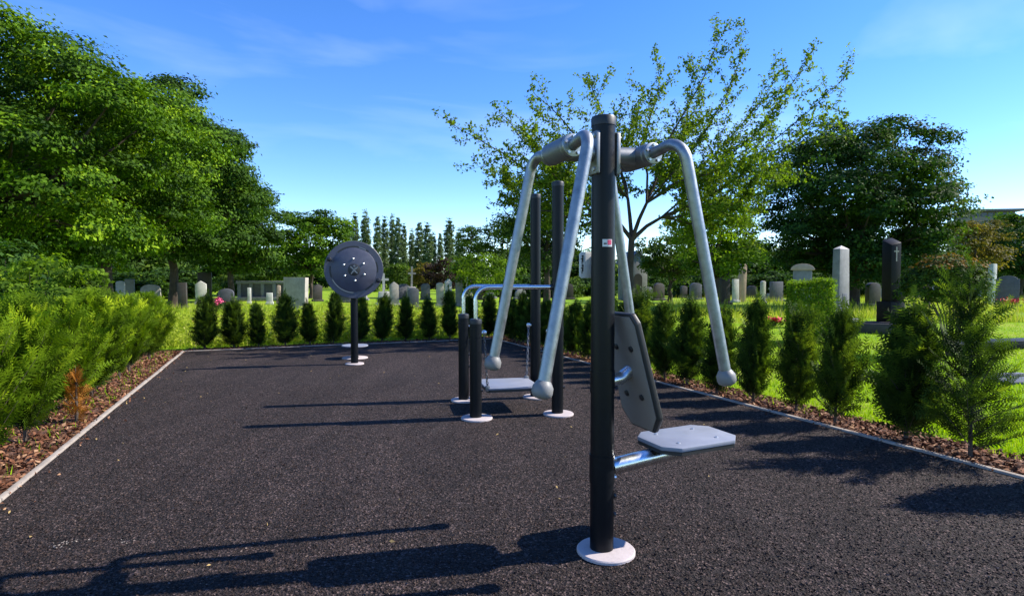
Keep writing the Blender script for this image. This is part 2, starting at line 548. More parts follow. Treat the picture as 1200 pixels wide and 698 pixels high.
def trunk_mb(h, r, targets, seed, lean=0.0):
    rng = random.Random(seed)
    mb = MB()
    pts = [Vector((0, 0, -0.1)), Vector((0, 0, 0.15))]
    for k in range(1, 6):
        pts.append(Vector((rng.uniform(-.05, .05) * k + lean * k, rng.uniform(-.05, .05) * k, h * k / 5)))
    mb.tube(pts, [r * 1.45, r * 1.12] + [r * (1 - 0.11 * k) for k in range(1, 6)], 10)
    for t in targets:
        f = rng.uniform(0.45, 0.98)
        p0 = pts[2] + (pts[-1] - pts[2]) * f
        t = Vector(t)
        mid = p0.lerp(t, 0.5) + Vector((rng.uniform(-.2, .2), rng.uniform(-.2, .2), rng.uniform(-0.3, 0.1)))
        mb.tube([p0, p0.lerp(mid, 0.55), mid, t], [r * 0.5, r * 0.4, r * 0.28, r * 0.08], 6, False)
    return mb

def tree(name, label, cat, loc, rx, rz, zc, mat, seed, nl=16, leaf=0.19, dens=3.2, per=24, sigma=0.30, trunk_h=None,
         trunk_r=0.22, ry=None, flat=0.2, size=0.42, up=0.45, group=None, bark='bark', inner=0.15, extra=(), tint=0.45):
    t = thing(name, label, cat, loc, 0, group)
    ry = ry or rx
    bl = lobes(rx, ry, rz, zc, nl, seed, size, flat) + list(extra)
    th = trunk_h or zc
    tg = [(b[0], b[1], b[2]) for b in bl[1::2]]
    trunk_mb(th, trunk_r, tg, seed).build('trunk', M[bark], t)
    add_mesh('crown', crown_mesh('crown', mat, bl, dens * 0.74, int(per * 2.5), leaf * 0.72, sigma * 1.0, seed, inner, up, tint), t)
    return t

# ------------------------------------------------------------------ ground, court, borders
def struct(o): o['kind'] = 'structure'; return o

gv = 60
mb = MB()
xs = np.concatenate([np.linspace(-1200, -40, 8), np.linspace(-36, 60, 25), np.linspace(80, 1200, 8)])
ys = np.concatenate([np.linspace(-300, -12, 5), np.linspace(-8, 70, 21), np.linspace(90, 2200, 10)])
nx, ny = len(xs), len(ys)
vs = [(x, y, -0.030) for y in ys for x in xs]
fs = [(j * nx + i, j * nx + i + 1, (j + 1) * nx + i + 1, (j + 1) * nx + i) for j in range(ny - 1) for i in range(nx - 1)]
mb.add(vs, fs)
struct(mb.build('ground', M['ground'], None, smooth=0))

VN = -16.0                                    # the court runs on behind the camera
mb = MB()
q = [W(0, VN), W(CW, VN), W(CW, 0), W(0, 0)]
mb.add([(p.x, p.y, z) for z in (-0.15, 0.0) for p in q], [(3, 2, 1, 0), (4, 5, 6, 7), (0, 1, 5, 4), (1, 2, 6, 5), (2, 3, 7, 6), (3, 0, 4, 7)])
struct(mb.build('exercise_court', M['court'], None, smooth=0))

def strip(name, u0, u1, v0, v1, mat, seed, z=-0.018, step=0.12):
    rng = np.random.default_rng(seed)
    nu, nv_ = max(2, int((u1 - u0) / step) + 1), max(2, int((v1 - v0) / step) + 1)
    vs, fs = [], []
    for j in range(nv_):
        for i in range(nu):
            u, v = u0 + (u1 - u0) * i / (nu - 1), v0 + (v1 - v0) * j / (nv_ - 1)
            edge = i in (0, nu - 1) or j in (0, nv_ - 1)
            p = W(u + (0 if edge else rng.normal() * 0.02), v + (0 if edge else rng.normal() * 0.02))
            vs.append((p.x, p.y, z + (0 if edge else abs(rng.normal()) * 0.014)))
    fs = [(j * nu + i, j * nu + i + 1, (j + 1) * nu + i + 1, (j + 1) * nu + i) for j in range(nv_ - 1) for i in range(nu - 1)]
    return struct(MB().add(vs, fs).build(name, mat, None, smooth=60))

EW = 0.045
strip('mulch_bed', -1.35, -EW, VN, 0.35, M['mulch'], 1)
strip('mulch_bed', CW + EW, CW + 0.66, VN, 0.9, M['mulch'], 2)
strip('mulch_bed', -EW, CW + EW - 0.003, EW, 0.62, M['mulch'], 3)

edge = MB()
edge_root = bpy.data.objects.new('court_edging', None); link(edge_root); struct(edge_root)
def edging(u0, v0, u1, v1, n):
    a, b = W(u0, v0), W(u1, v1)
    d = (b - a)
    rz = math.atan2(d.y, d.x)
    seg = d.length / n
    base = None
    for k in range(n):
        c = a + d * ((k + 0.5) / n)
        if base is None:
            base = MB().box((0, 0, 0), (seg - 0.012, EW, 0.20)).build('edging_board', M['edging'], edge_root, bevel=0.006)
            o = base
        else:
            o = base.copy(); link(o, edge_root)
        o.location = (c.x + random.uniform(-.006, .006), c.y + random.uniform(-.006, .006), -0.10 + 0.016 + random.uniform(-0.004, 0.004))
        o.rotation_euler = (random.uniform(-.01, .01), 0, rz + random.uniform(-0.002, 0.002))
edging(-EW / 2, VN, -EW / 2, 0.0, 13)
edging(CW + EW / 2, VN, CW + EW / 2, 0.0, 13)
edging(0, EW / 2, CW, EW / 2, 6)

# scattered bark chips, soil litter and grass
def flakes(name, n, region, size, mat, seed, zlo=-0.01, zhi=0.012, label=None):
    rng = np.random.default_rng(seed)
    pts = region(rng, n)
    pos = np.column_stack([pts, zlo + (zhi - zlo) * rng.random(len(pts))])
    nr = unit(rng.normal(size=(len(pos), 3)) * 0.5 + np.array([0, 0, 1.0]))
    q = leaf_quads(pos, nr, size, rng, 0.45)
    o = add_mesh(name, np_mesh(name, q, 4, np.repeat(rng.random(len(pos)), 4), mat))
    o['kind'] = 'stuff'
    return o

def uv_region(boxes):
    def f(rng, n):
        ar = np.array([(b[1] - b[0]) * (b[3] - b[2]) * b[4] for b in boxes]); ar = ar / ar.sum()
        k = rng.choice(len(boxes), n, p=ar)
        bx = np.array(boxes)[k]
        u = bx[:, 0] + (bx[:, 1] - bx[:, 0]) * rng.random(n)
        v = bx[:, 2] + (bx[:, 3] - bx[:, 2]) * rng.random(n)
        return np.column_stack([FC.x + U.x * u + V.x * v, FC.y + U.y * u + V.y * v])
    return f

flakes('bark_chips', 26000, uv_region([(-1.3, -0.06, -9.5, 0.3, 1.0), (CW + 0.06, CW + 0.66, -12.5, 0.6, 1.35), (0, CW, 0.07, 0.6, 0.6)]),
       0.055, M['chip'], 21)
flakes('spilt_chips', 420, uv_region([(0.0, 0.10, -9.5, 0.0, 1.0), (0.0, 0.28, -9.5, 0.0, 0.12), (CW - 0.10, CW, -10.8, 0, 1.0), (CW - 0.3, CW, -10.8, 0, 0.12), (0, CW, -0.12, 0.0, 0.6), (-EW, 0, -9.5, 0, 1.5), (CW, CW + EW, -10.8, 0, 1.5)]), 0.035, M['chip'], 23, 0.006, 0.020)
flakes('fallen_leaves', 130, uv_region([(0.1, CW - 0.1, -10.5, -0.1, 1.0), (0.02, 0.5, -9, -0.1, 3.0), (CW - 0.5, CW - 0.02, -9, -0.1, 3.0)]),
       0.028, M['deadleaf'], 22, 0.004, 0.010)

def chalk(rng, n):
    c = np.array([[ground(x_, y_).x, ground(x_, y_).y] for x_, y_ in ((66, 641), (78, 636), (92, 634), (150, 635), (388, 508), (292, 478))])
    k = rng.choice(len(c), n, p=[.25, .25, .2, .15, .08, .07])
    return c[k] + rng.normal(size=(n, 2)) * np.array([0.035, 0.012])
flakes('chalk_marks', 60, chalk, 0.011, M['edging'], 24, 0.006, 0.009)

def granules(n, seed):
    rng = np.random.default_rng(seed)
    d = 2.3 * (8.0 / 2.3) ** (rng.random(n) ** 1.15)
    px = -40 + 1280 * rng.random(n)
    x = (px - CX) / FPX * d
    u = (x - FC.x) * U.x + (d - FC.y) * U.y
    k = (u > 0.03) & (u < CW - 0.03)
    x, d = x[k], d[k]; n = len(x)
    r = (0.0035 + 0.005 * rng.random(n) ** 2)[:, None, None]
    tet = unit(np.array([[1, 1, 1], [1, -1, -1], [-1, 1, -1], [-1, -1, 1.0]]))
    v = tet[None] + rng.normal(size=(n, 4, 3)) * 0.3
    an = rng.random(n) * 2 * PI
    c_, s_ = np.cos(an), np.sin(an)
    Rm = np.zeros((n, 3, 3)); Rm[:, 0, 0] = c_; Rm[:, 0, 1] = -s_; Rm[:, 1, 0] = s_; Rm[:, 1, 1] = c_; Rm[:, 2, 2] = 0.8
    v = np.einsum('nij,nkj->nki', Rm, v) * r + np.stack([x, d, 0.002 + 0 * x], 1)[:, None, :]
    tris = v[:, [[0, 1, 2], [0, 3, 1], [0, 2, 3], [1, 3, 2]], :].reshape(-1, 3)
    t = np.clip(rng.normal(size=n) * 0.22 + 0.38, 0, 1)
    o = add_mesh('loose_granules', np_mesh('loose_granules', tris, 3, np.repeat(t, 12), M['granule']))
    o['kind'] = 'stuff'
granules(60000, 91)

def blades(name, n, region, hmin, hmax, width, mat, seed, lean=0.35, tint=(0.45, 0.2), z0=-0.03):
    rng = np.random.default_rng(seed)
    p = region(rng, n)
    n = len(p)
    h = hmin + (hmax - hmin) * rng.random(n) ** 1.4
    a = rng.random(n) * 2 * PI
    d = np.column_stack([np.cos(a), np.sin(a), np.zeros(n)])
    b = np.column_stack([p, np.full(n, z0)])
    la = rng.normal(size=n) * lean * h
    e = rng.random(n) * 2 * PI
    tip = b + np.column_stack([np.cos(e) * la, np.sin(e) * la, h])
    w = (width * (0.6 + 0.8 * rng.random(n)))[:, None]
    q = np.stack([b - d * w, b + d * w, tip], axis=1).reshape(-1, 3)
    t = np.clip(tint[0] + rng.normal(size=n) * tint[1], 0, 1)
    o = add_mesh(name, np_mesh(name, q, 3, np.repeat(t, 3), mat))
    o['kind'] = 'stuff'
    return o

def view_region(dmin, dmax, test, pxlo=-60, pxhi=1260):
    """points spread evenly over the picture's width and, per metre, thinning with distance"""
    def f(rng, n):
        d = dmin * (dmax / dmin) ** rng.random(n * 3)
        px = pxlo + (pxhi - pxlo) * rng.random(n * 3)
        x = (px - CX) / FPX * d
        u = (x - FC.x) * U.x + (d - FC.y) * U.y
        v = (x - FC.x) * V.x + (d - FC.y) * V.y
        k = test(u, v, x, d, rng)
        return np.column_stack([x[k], d[k]])[:n]
    return f

off_court = lambda u, v, x, d, rng: (u > CW + 0.62 + 0.12 * np.sin(v * 3.1)) | (v > 0.55 + 0.1 * np.sin(u * 4)) | (u < -1.2)
blades('grass', 110000, view_region(3.6, 24, off_court), 0.025, 0.075, 0.0055, M['blade'], 31)
blades('weeds', 1500, uv_region([(CW + 0.3, CW + 0.75, -9, 0.4, 1.0), (-1.2, -0.1, -9, 0, 0.8)]), 0.04, 0.11, 0.008, M['blade'], 32, 0.7, z0=-0.02)
def meadow(u, v, x, d, rng):
    far = (v > 1.0) & (u < 9.5)
    patch = np.sin(x * 1.3 + 2) + np.sin(d * 0.9 + x * 0.4) + rng.normal(size=len(x)) * 0.7
    return far & (patch > -0.6)
blades('tall_grass', 30000, view_region(11.5, 34, meadow), 0.12, 0.46, 0.009, M['tall'], 33, 0.3, (0.5, 0.25))
def meadow2(u, v, x, d, rng):
    patch = np.sin(x * 0.8 + 1) + np.sin(d * 0.7 + x * 0.3) + rng.normal(size=len(x)) * 0.6
    return (x > 5) & (patch > 0.3)
blades('tall_grass', 16000, view_region(20, 48, meadow2, 780), 0.10, 0.50, 0.013, M['tall'], 34, 0.3, (0.62, 0.25))

def weeds_patch(n, seed):
    rng = np.random.default_rng(seed)
    nc = n // 26
    u = -1.5 + 10.5 * rng.random(nc); v = 1.0 + 8.5 * rng.random(nc) ** 1.3
    h = 0.18 + 0.42 * rng.random(nc) ** 1.6
    base = np.column_stack([FC.x + U.x * u + V.x * v, FC.y + U.y * u + V.y * v, np.full(nc, -0.03)])
    f = rng.random((nc, 26))
    off = rng.normal(size=(nc, 26, 3)) * np.array([0.09, 0.09, 0.02])
    off[..., 2] += f * h[:, None]
    pos = (base[:, None, :] + off).reshape(-1, 3)
    nr = unit(rng.normal(size=pos.shape) * 0.6 + np.array([0, 0, 0.8]))
    t = np.clip(np.repeat(rng.normal(size=nc) * 0.2 + 0.5, 26) + rng.normal(size=len(pos)) * 0.12, 0, 1)
    o = add_mesh('meadow_weeds', np_mesh('meadow_weeds', leaf_quads(pos, nr, 0.075, rng, 0.5), 4, np.repeat(t, 4), M['tall']))
    o['kind'] = 'stuff'
weeds_patch(46000, 61)

# ------------------------------------------------------------------ fitness equipment
PR = 0.0625
def post_mb(x, y, h, r=PR):
    return MB().lathe((x, y, 0), [(r, 0.0), (r, h)], 28)
def cap_mb(x, y, h, r=PR):
    return MB().lathe((x, y, h), [(r + 0.003, -0.035), (r + 0.003, 0.004), (r, 0.012), (r * 0.7, 0.019), (r * 0.2, 0.021)], 28)
def footing_mb(x, y, r=0.155):
    return MB().lathe((x, y, 0.0), [(r, 0.002), (r, 0.014), (r - 0.006, 0.020), (PR + 0.012, 0.024), (PR + 0.004, 0.024)], 36)
def arc_path(pts, rad, n=7):
    """polyline with rounded corners"""
    pts = [Vector(p) for p in pts]
    out = [pts[0]]
    for i in range(1, len(pts) - 1):
        a, b, c = pts[i - 1], pts[i], pts[i + 1]
        d1, d2 = (a - b).normalized(), (c - b).normalized()
        ang = d1.angle(d2)
        tl = min(rad / math.tan(ang / 2), (a - b).length * 0.49, (c - b).length * 0.49)
        p0, p1 = b + d1 * tl, b + d2 * tl
        rr = tl * math.tan(ang / 2)
        ctr = b + (d1 + d2).normalized() * (rr / math.sin(ang / 2))
        v0, v1 = p0 - ctr, p1 - ctr
        for k in range(n + 1):
            out.append(ctr + v0.normalized().slerp(v1.normalized(), k / n) * rr)
    out.append(pts[-1])
    return out

# ---- chest press
press_loc = ground(705, 646)
press = thing('chest_press_machine', 'tall outdoor chest press machine with grey seat and four hanging steel arms, nearest the camera',
              'exercise machine', press_loc, TH)
PH = 2.285
footing_mb(0.02, -0.01).build('base_plate', M['footing'], press)
post_mb(0, 0, PH).build('post', M['post'], press)
cap_mb(0, 0, PH).build('post_cap', M['cap'], press)
HZ = 2.105
HXL, HXR = -0.25, 0.22
bm_ = MB()
bm_.lathe((HXL, 0, HZ), [(0.052, 0.02), (0.046, 0.12), (0.040, -HXL - 0.055)], 20, 'x')
bm_.lathe((0, 0, HZ), [(0.040, 0.055), (0.046, HXR - 0.11), (0.052, HXR - 0.02)], 20, 'x')
bm_.build('cross_beam', M['cast'], press)
for sx in (-1, 1):      # clamp plates hugging the post
    mbk = MB()
    for k in range(7):
        pass
    poly = [(-0.048, -0.11), (0.048, -0.11), (0.052, -0.10), (0.052, 0.10), (0.048, 0.11), (-0.048, 0.11), (-0.052, 0.10), (-0.052, -0.10)]
    mbk.prism(poly, lambda a, b, t, s=sx: (s * t, a, HZ + b), 0.050, 0.072)
    br = mbk.build('bracket', M['cast'], press, bevel=0.004)
    for sy in (-1, 1):
        for zz in (-0.085, 0.085):
            MB().lathe((sx * 0.0722 if sx > 0 else -0.0822, sy * 0.03, HZ + zz), [(0.011, 0), (0.011, 0.010)], 8, 'x').build('bolt', M['zinc'], br)
for hx in (HXL, HXR):
    hub = MB().lathe((hx, 0, HZ), [(0.050, -0.105), (0.058, -0.095), (0.058, 0.095), (0.050, 0.105)], 24, 'y').build('bearing_hub', M['cast'], press)
    for s in (-1, 1):
        MB().lathe((hx, s * 0.118, HZ), [(0.056, -0.012), (0.056, 0.012)], 24, 'y').build('flange', M['steel'], hub, bevel=0.003)
        for k in range(5):
            an = 2 * PI * k / 5 + 0.3
            MB().lathe((hx + 0.043 * math.cos(an), s * 0.134, HZ + 0.043 * math.sin(an)), [(0.008, -0.006), (0.008, 0.006)], 6, 'y').build('bolt', M['zinc'], hub)
AR = 0.0285
ends = {(-1, -1): (-0.525, -0.375, 1.0), (-1, 1): (-0.475, 0.37, 1.015), (1, -1): (0.475, -0.385, 0.99), (1, 1): (0.46, 0.37, 1.0)}
ytop = {(-1, -1): -0.315, (-1, 1): 0.31, (1, -1): -0.345, (1, 1): 0.32}
for (sx, sy), e in ends.items():
    hx = HXL if sx < 0 else HXR
    yt = ytop[(sx, sy)]
    path = arc_path([(hx, sy * 0.125, HZ), (hx + sx * 0.012, yt, HZ + 0.03), e], 0.115, 9)
    arm = MB().tube(path, AR, 18).build('press_arm', M['steel'], press)
    dv = (Vector(e) - path[-2]).normalized()
    g = Vector(e)
    prof = [(AR + 0.002, -0.012), (0.038, 0.0), (0.046, 0.014), (0.047, 0.040), (0.042, 0.054), (0.028, 0.064), (0.008, 0.068)]
    kb = MB()
    kb.tube([g + dv * h for r, h in prof], [r for r, h in prof], 20)
    kb.build('hand_knob', M['knob'], arm)
# seat
MB().tube([(0.055, 0, 0.452), (0.30, 0, 0.474), (0.66, 0, 0.508)], 0.045, 20).build('seat_bar', M['bright'], press)
MB().lathe((0, 0, 0.452), [(0.067, -0.075), (0.067, 0.075)], 28).build('clamp', M['post'], press)
def octa(x0, x1, y0, y1, c):
    return [(x0 + c, y0), (x1 - c, y0), (x1, y0 + c), (x1, y1 - c), (x1 - c, y1), (x0 + c, y1), (x0, y1 - c), (x0, y0 + c)]
seat = MB().prism(octa(0.30, 0.81, -0.185, 0.185, 0.075), lambda a, b, t: (a, b, t + (a - 0.3) * 0.02), 0.540, 0.562).build('seat', M['board'], press, bevel=0.004)
MB().prism(octa(0.3025, 0.8075, -0.1825, 0.1825, 0.074), lambda a, b, t: (a, b, t + (a - 0.3) * 0.02), 0.520, 0.5385).build('seat_edge', M['ink'], seat)
for bx in (0.42, 0.68):
    for by in (-0.10, 0.10):
        MB().lathe((bx, by, 0.562 + (bx - 0.3) * 0.02), [(0.010, 0.0), (0.010, 0.004), (0.006, 0.006)], 12).build('bolt', M['zinc'], seat)
MB().box((0.56, 0, 0.5125), (0.26, 0.12, 0.012)).build('seat_bracket', M['cast'], press, bevel=0.003)
# backrest
BX0, BZ0, BX1, BZ1 = 0.262, 0.635, 0.092, 1.275
bdir = Vector((BX1 - BX0, 0, BZ1 - BZ0)).normalized()
bnor = Vector((bdir.z, 0, -bdir.x))
BL = math.hypot(BX1 - BX0, BZ1 - BZ0)
def bpt(a, b, t):
    p = Vector((BX0, 0, BZ0)) + bdir * b + bnor * t
    return (p.x, a, p.z)
bpoly = [(-0.105, 0), (0.105, 0), (0.175, 0.09), (0.160, BL - 0.05), (0.125, BL), (-0.125, BL), (-0.160, BL - 0.05), (-0.175, 0.09)]
back = MB().prism(bpoly, bpt, -0.006, 0.028).build('backrest', M['ink'], press, bevel=0.010, segs=3)
bp2 = [(a * 0.90, 0.014 + b * 0.957) for a, b in bpoly]
MB().prism(bp2, bpt, -0.010, -0.0055).build('rear_panel', M['boardback'], back, bevel=0.001)
bp3 = [(a * 0.90, 0.014 + b * 0.957) for a, b in bpoly]
MB().prism(bp3, bpt, 0.0275, 0.032).build('front_panel', M['board'], back, bevel=0.001)
for a in (-0.07, 0.07):
    for b in (0.20, 0.47):
        c0, c1 = Vector(bpt(a, b, -0.010)), Vector(bpt(a, b, -0.020))
        MB().tube([c0, c0.lerp(c1, 0.6), c1], [0.017, 0.017, 0.010], 14).build('bolt', M['bolt'], back)
MB().tube(arc_path([(0.055, 0, 0.915), (0.12, 0, 0.925), (0.172, 0, 0.965)], 0.08), 0.034, 18).build('backrest_bar', M['bright'], press)
MB().lathe((0, 0, 0.915), [(0.0655, -0.06), (0.0655, 0.06)], 28).build('clamp', M['post'], press)
for z in (0.40, 0.50, 0.30, 0.20):
    MB().lathe((0.060, -0.018, z), [(0.013, 0.0), (0.013, 0.012)], 8, 'x').build('bolt', M['zinc' if z > 0.35 else 'bolt'], press)
# instruction plate clamped behind the post, its pictograms printed on thin sheets
pl = MB().prism(octa(-0.096, 0.068, 1.46, 1.60, 0.012), lambda a, b, t: (a, t, b), 0.078, 0.086).build('instruction_plate', M['sign'], press, bevel=0.002)
fig = MB()
for zc in (1.565, 1.515):
    fig.lathe((-0.079, 0.0775, zc + 0.012), [(0.006, 0.0), (0.006, 0.002)], 10, 'y')
    fig.box((-0.079, 0.0765, zc - 0.007), (0.008, 0.002, 0.024))
    fig.box((-0.085, 0.0764, zc - 0.002), (0.010, 0.002, 0.005))
    fig.box((-0.083, 0.0764, zc - 0.022), (0.004, 0.002, 0.016))
fig.build('pictogram', M['ink'], pl, smooth=0)
MB().box((0, 0.070, 1.53), (0.05, 0.0155, 0.10)).build('plate_mount', M['cap'], press, bevel=0.002)
# little white and pink sticker wrapped on the post
def sticker(a0, a1, z0, z1, r, mat, name, parent):
    mbs = MB(); n = 6
    vs = []
    for z in (z0, z1):
        for k in range(n + 1):
            an = a0 + (a1 - a0) * k / n
            vs.append((r * math.cos(an), r * math.sin(an), z))
    mbs.add(vs, [(k, k + 1, n + 2 + k, n + 1 + k) for k in range(n)])
    return mbs.build(name, mat, parent, smooth=60)
fa = -PI / 2 - TH - math.atan2(press_loc.x, press_loc.y) * 1.0
fa = math.atan2(-press_loc.y, -press_loc.x) - TH
st = sticker(fa - 0.05, fa + 0.80, 1.622, 1.660, PR + 0.0012, M['sign'], 'sticker', press)
sticker(fa + 0.36, fa + 0.72, 1.632, 1.657, PR + 0.0022, M['pink'], 'print', st)
sticker(fa + 0.05, fa + 0.30, 1.634, 1.641, PR + 0.0022, M['ink'], 'print', st)

# ---- hanging balance platform
hp_loc = (-0.045, 6.58, 0)
hp = thing('hanging_platform_station', 'balance station with a grey board on chains between two tall and two short posts',
           'exercise machine', hp_loc, R(12.5))
PX, PY = 0.445, 0.465
TALL, SHORT = 2.48, 1.03
for sx, h in ((-1, SHORT), (1, TALL)):
    for sy in (-1, 1):
        x, y = sx * PX, sy * PY
        nm = 'tall_post' if sx > 0 else 'short_post'
        p = post_mb(x, y, h).build(nm, M['post'], hp)
        cap_mb(x, y, h).build('post_cap', M['cap'], p)
        footing_mb(x + 0.01, y, 0.165).build('base_plate', M['footing'], hp)
        MB().lathe((x, y, 0.90), [(PR + 0.003, -0.045), (PR + 0.003, 0.045)], 24).build('clamp', M['post'], p)
        ex = x - sx * 0.095
        ey = y - sy * 0.03
        eye = MB().tube([(x - sx * 0.05, y - sy * 0.016, 0.90), (ex, ey, 0.90)], 0.014, 10)
        eye.lathe((ex, ey, 0.90), [(0.010, -0.022), (0.026, -0.012), (0.026, 0.012), (0.010, 0.022)], 12, 'y')
        eye.build('chain_bracket', M['zinc'], p)
        a = Vector((ex, ey, 0.885)); b = Vector((sx * 0.285, sy * 0.27, 0.285))
        L = (b - a).length
        n = int(L / 0.038)
        dv = (b - a).normalized()
        o1 = dv.orthogonal().normalized(); o2 = dv.cross(o1)
        ch = MB()
        for k in range(n):
            c = a + dv * (L * (k + 0.5) / n)
            w = (o1 if k % 2 else o2)
            loop = [c + dv * (0.026 * math.sin(t)) + w * (0.012 * math.cos(t)) for t in [2 * PI * i / 8 for i in range(9)]]
            ch.tube(loop, 0.0055, 5, False)
        ch.build('chain', M['chain'], hp)
    if sx > 0:
        for sy in (-1, 1):
            y = sy * PY
            MB().tube(arc_path([(-PX, y, SHORT - 0.03), (-PX, y, 1.375), (PX - 0.058, y, 1.375)], 0.14, 9), 0.0235, 16).build('handrail', M['bright'], hp)
            MB().lathe((PX, y, 1.375), [(PR + 0.004, -0.04), (PR + 0.004, 0.04)], 24).build('clamp', M['post'], hp)
            MB().tube([(PX - 0.03, y, 1.375), (PX - 0.085, y, 1.375)], 0.032, 14).build('rail_socket', M['cap'], hp)
pf = MB().prism(octa(-0.30, 0.30, -0.31, 0.31, 0.03), lambda a, b, t: (a, b, t), 0.262, 0.282).build('platform', M['board'], hp, bevel=0.004)
MB().prism(octa(-0.296, 0.296, -0.306, 0.306, 0.03), lambda a, b, t: (a, b, t), 0.236, 0.2605).build('platform_edge', M['ink'], pf)
for sx in (-1, 1):
    for sy in (-1, 1):
        MB().box((sx * 0.285, sy * 0.27, 0.275), (0.05, 0.05, 0.06)).build('chain_lug', M['cast'], pf, bevel=0.006)
for sx, sy, z in ((-1, 1, 0.42), (-1, 1, 0.56), (1, 1, 0.45), (1, 1, 0.6), (-1, -1, 0.3), (1, -1, 0.3)):
    MB().lathe((sx * PX + 0.055, sy * PY - 0.02, z), [(0.016, 0.0), (0.016, 0.018)], 8, 'x').build('bolt', M['bolt'], hp)

# ---- arm wheel
aw_loc = ground(415.5, 426.5)
aw = thing('arm_wheel_machine', 'round slate grey arm wheel on a charcoal post near the far edge of the court', 'exercise machine', aw_loc, R(17))
footing_mb(0, 0, 0.16).build('base_plate', M['footing'], aw)
post_mb(0, 0, 1.72).build('post', M['post'], aw)
cap_mb(0, 0, 1.72).build('post_cap', M['cap'], aw)
ZC, RD = 1.625, 0.487
MB().lathe((0, 0, ZC), [(0.07, 0.055), (0.07, 0.115)], 20, 'y').build('axle_hub', M['cast'], aw)
wheel = MB().lathe((0, 0, ZC), [(RD - 0.006, 0.110), (RD, 0.116), (RD, 0.130), (RD - 0.006, 0.136)], 64, 'y').build('wheel', M['disc'], aw)
MB().lathe((0, 0, ZC), [(0.372, 0.1365), (0.372, 0.146), (0.366, 0.150)], 56, 'y').build('inner_plate', M['disc'], wheel)
def arc_band(name, r0, r1, a0, a1, y0, y1, mat, parent):
    n = max(6, int(abs(a1 - a0) / 6))
    m_ = MB()
    poly = [(r1 * math.cos(R(a0 + (a1 - a0) * k / n)), r1 * math.sin(R(a0 + (a1 - a0) * k / n))) for k in range(n + 1)]
    poly += [(r0 * math.cos(R(a1 - (a1 - a0) * k / n)), r0 * math.sin(R(a1 - (a1 - a0) * k / n))) for k in range(n + 1)]
    for k in range(n):
        q = [poly[k], poly[k + 1], poly[2 * n - k], poly[2 * n + 1 - k]]
        m_.prism(q, lambda a, b, t: (a, -t, ZC + b), y0, y1)
    return m_.build(name, mat, parent, smooth=0)
for a0, a1 in ((52, 132), (-6, 20), (172, 200), (-62, -38)):
    arc_band('grip_slot', 0.378, 0.402, a0, a1, 0.1362, 0.1395, M['ink'], wheel)
for a0, a1 in ((205, 268), (60, 78)):
    arc_band('lit_slot_arc', 0.380, 0.396, a0, a1, 0.1362, 0.150, M['cast'], wheel)  # pale arcs imitate lit groove edges and light through the slots
for k in range(6):
    an = R(30 + 60 * k + 4)
    MB().lathe((0.185 * math.cos(an), -0.150, ZC + 0.185 * math.sin(an)), [(0.017, 0), (0.017, 0.008), (0.010, 0.014)], 10, 'y').build('bolt', M['zinc'], wheel)
badge = MB().lathe((0, -0.1502, ZC), [(0.102, 0), (0.102, 0.008), (0.098, 0.010)], 32, 'y').build('badge', M['ink'], wheel)
em = MB()
em.lathe((0.004, -0.1604, ZC + 0.062), [(0.017, 0), (0.017, 0.003)], 12, 'y')
def limb(p, q, w0, w1):
    p, q = Vector((p[0], 0, p[1])), Vector((q[0], 0, q[1]))
    d = (q - p).normalized(); s = Vector((-d.z, 0, d.x))
    em.prism([((p + s * w0).x, (p + s * w0).z), ((q + s * w1).x, (q + s * w1).z), ((q - s * w1).x, (q - s * w1).z), ((p - s * w0).x, (p - s * w0).z)],
             lambda a, b, t: (a, -t, ZC + b), 0.1606, 0.1634)
limb((-0.062, 0.055), (-0.004, 0.004), 0.008, 0.013)
limb((0.064, 0.045), (0.006, 0.004), 0.008, 0.013)
limb((0.0, 0.012), (0.0, -0.02), 0.018, 0.014)
limb((-0.006, -0.014), (-0.050, -0.072), 0.013, 0.008)
limb((0.006, -0.014), (0.056, -0.062), 0.013, 0.008)
em.build('emblem', M['cast'], badge, smooth=0)
for an in (157, -25):
    x, z = 0.435 * math.cos(R(an)), 0.435 * math.sin(R(an))
    MB().lathe((x, -0.136, ZC + z), [(0.016, 0), (0.016, 0.05), (0.034, 0.055), (0.040, 0.075), (0.040, 0.11), (0.030, 0.128), (0.010, 0.134)], 18, 'y').build('hand_knob', M['cap'], wheel)

tw_loc = ground(416, 419.5)
tw = thing('waist_twister', 'low round standing platform on a short stem just behind the arm wheel post', 'exercise machine', tw_loc, TH)
MB().lathe((0, 0, 0), [(0.235, 0.002), (0.235, 0.014), (0.225, 0.020)], 36).build('base_plate', M['footing'], tw)
MB().lathe((0, 0, 0.0202), [(0.075, 0.0), (0.06, 0.02), (0.05, 0.05), (0.05, 0.18), (0.075, 0.20)], 24).build('stem', M['post'], tw)
MB().lathe((0, 0, 0.2205), [(0.225, 0.0), (0.240, 0.006), (0.240, 0.020), (0.232, 0.026)], 40).build('platform', M['board'], tw)

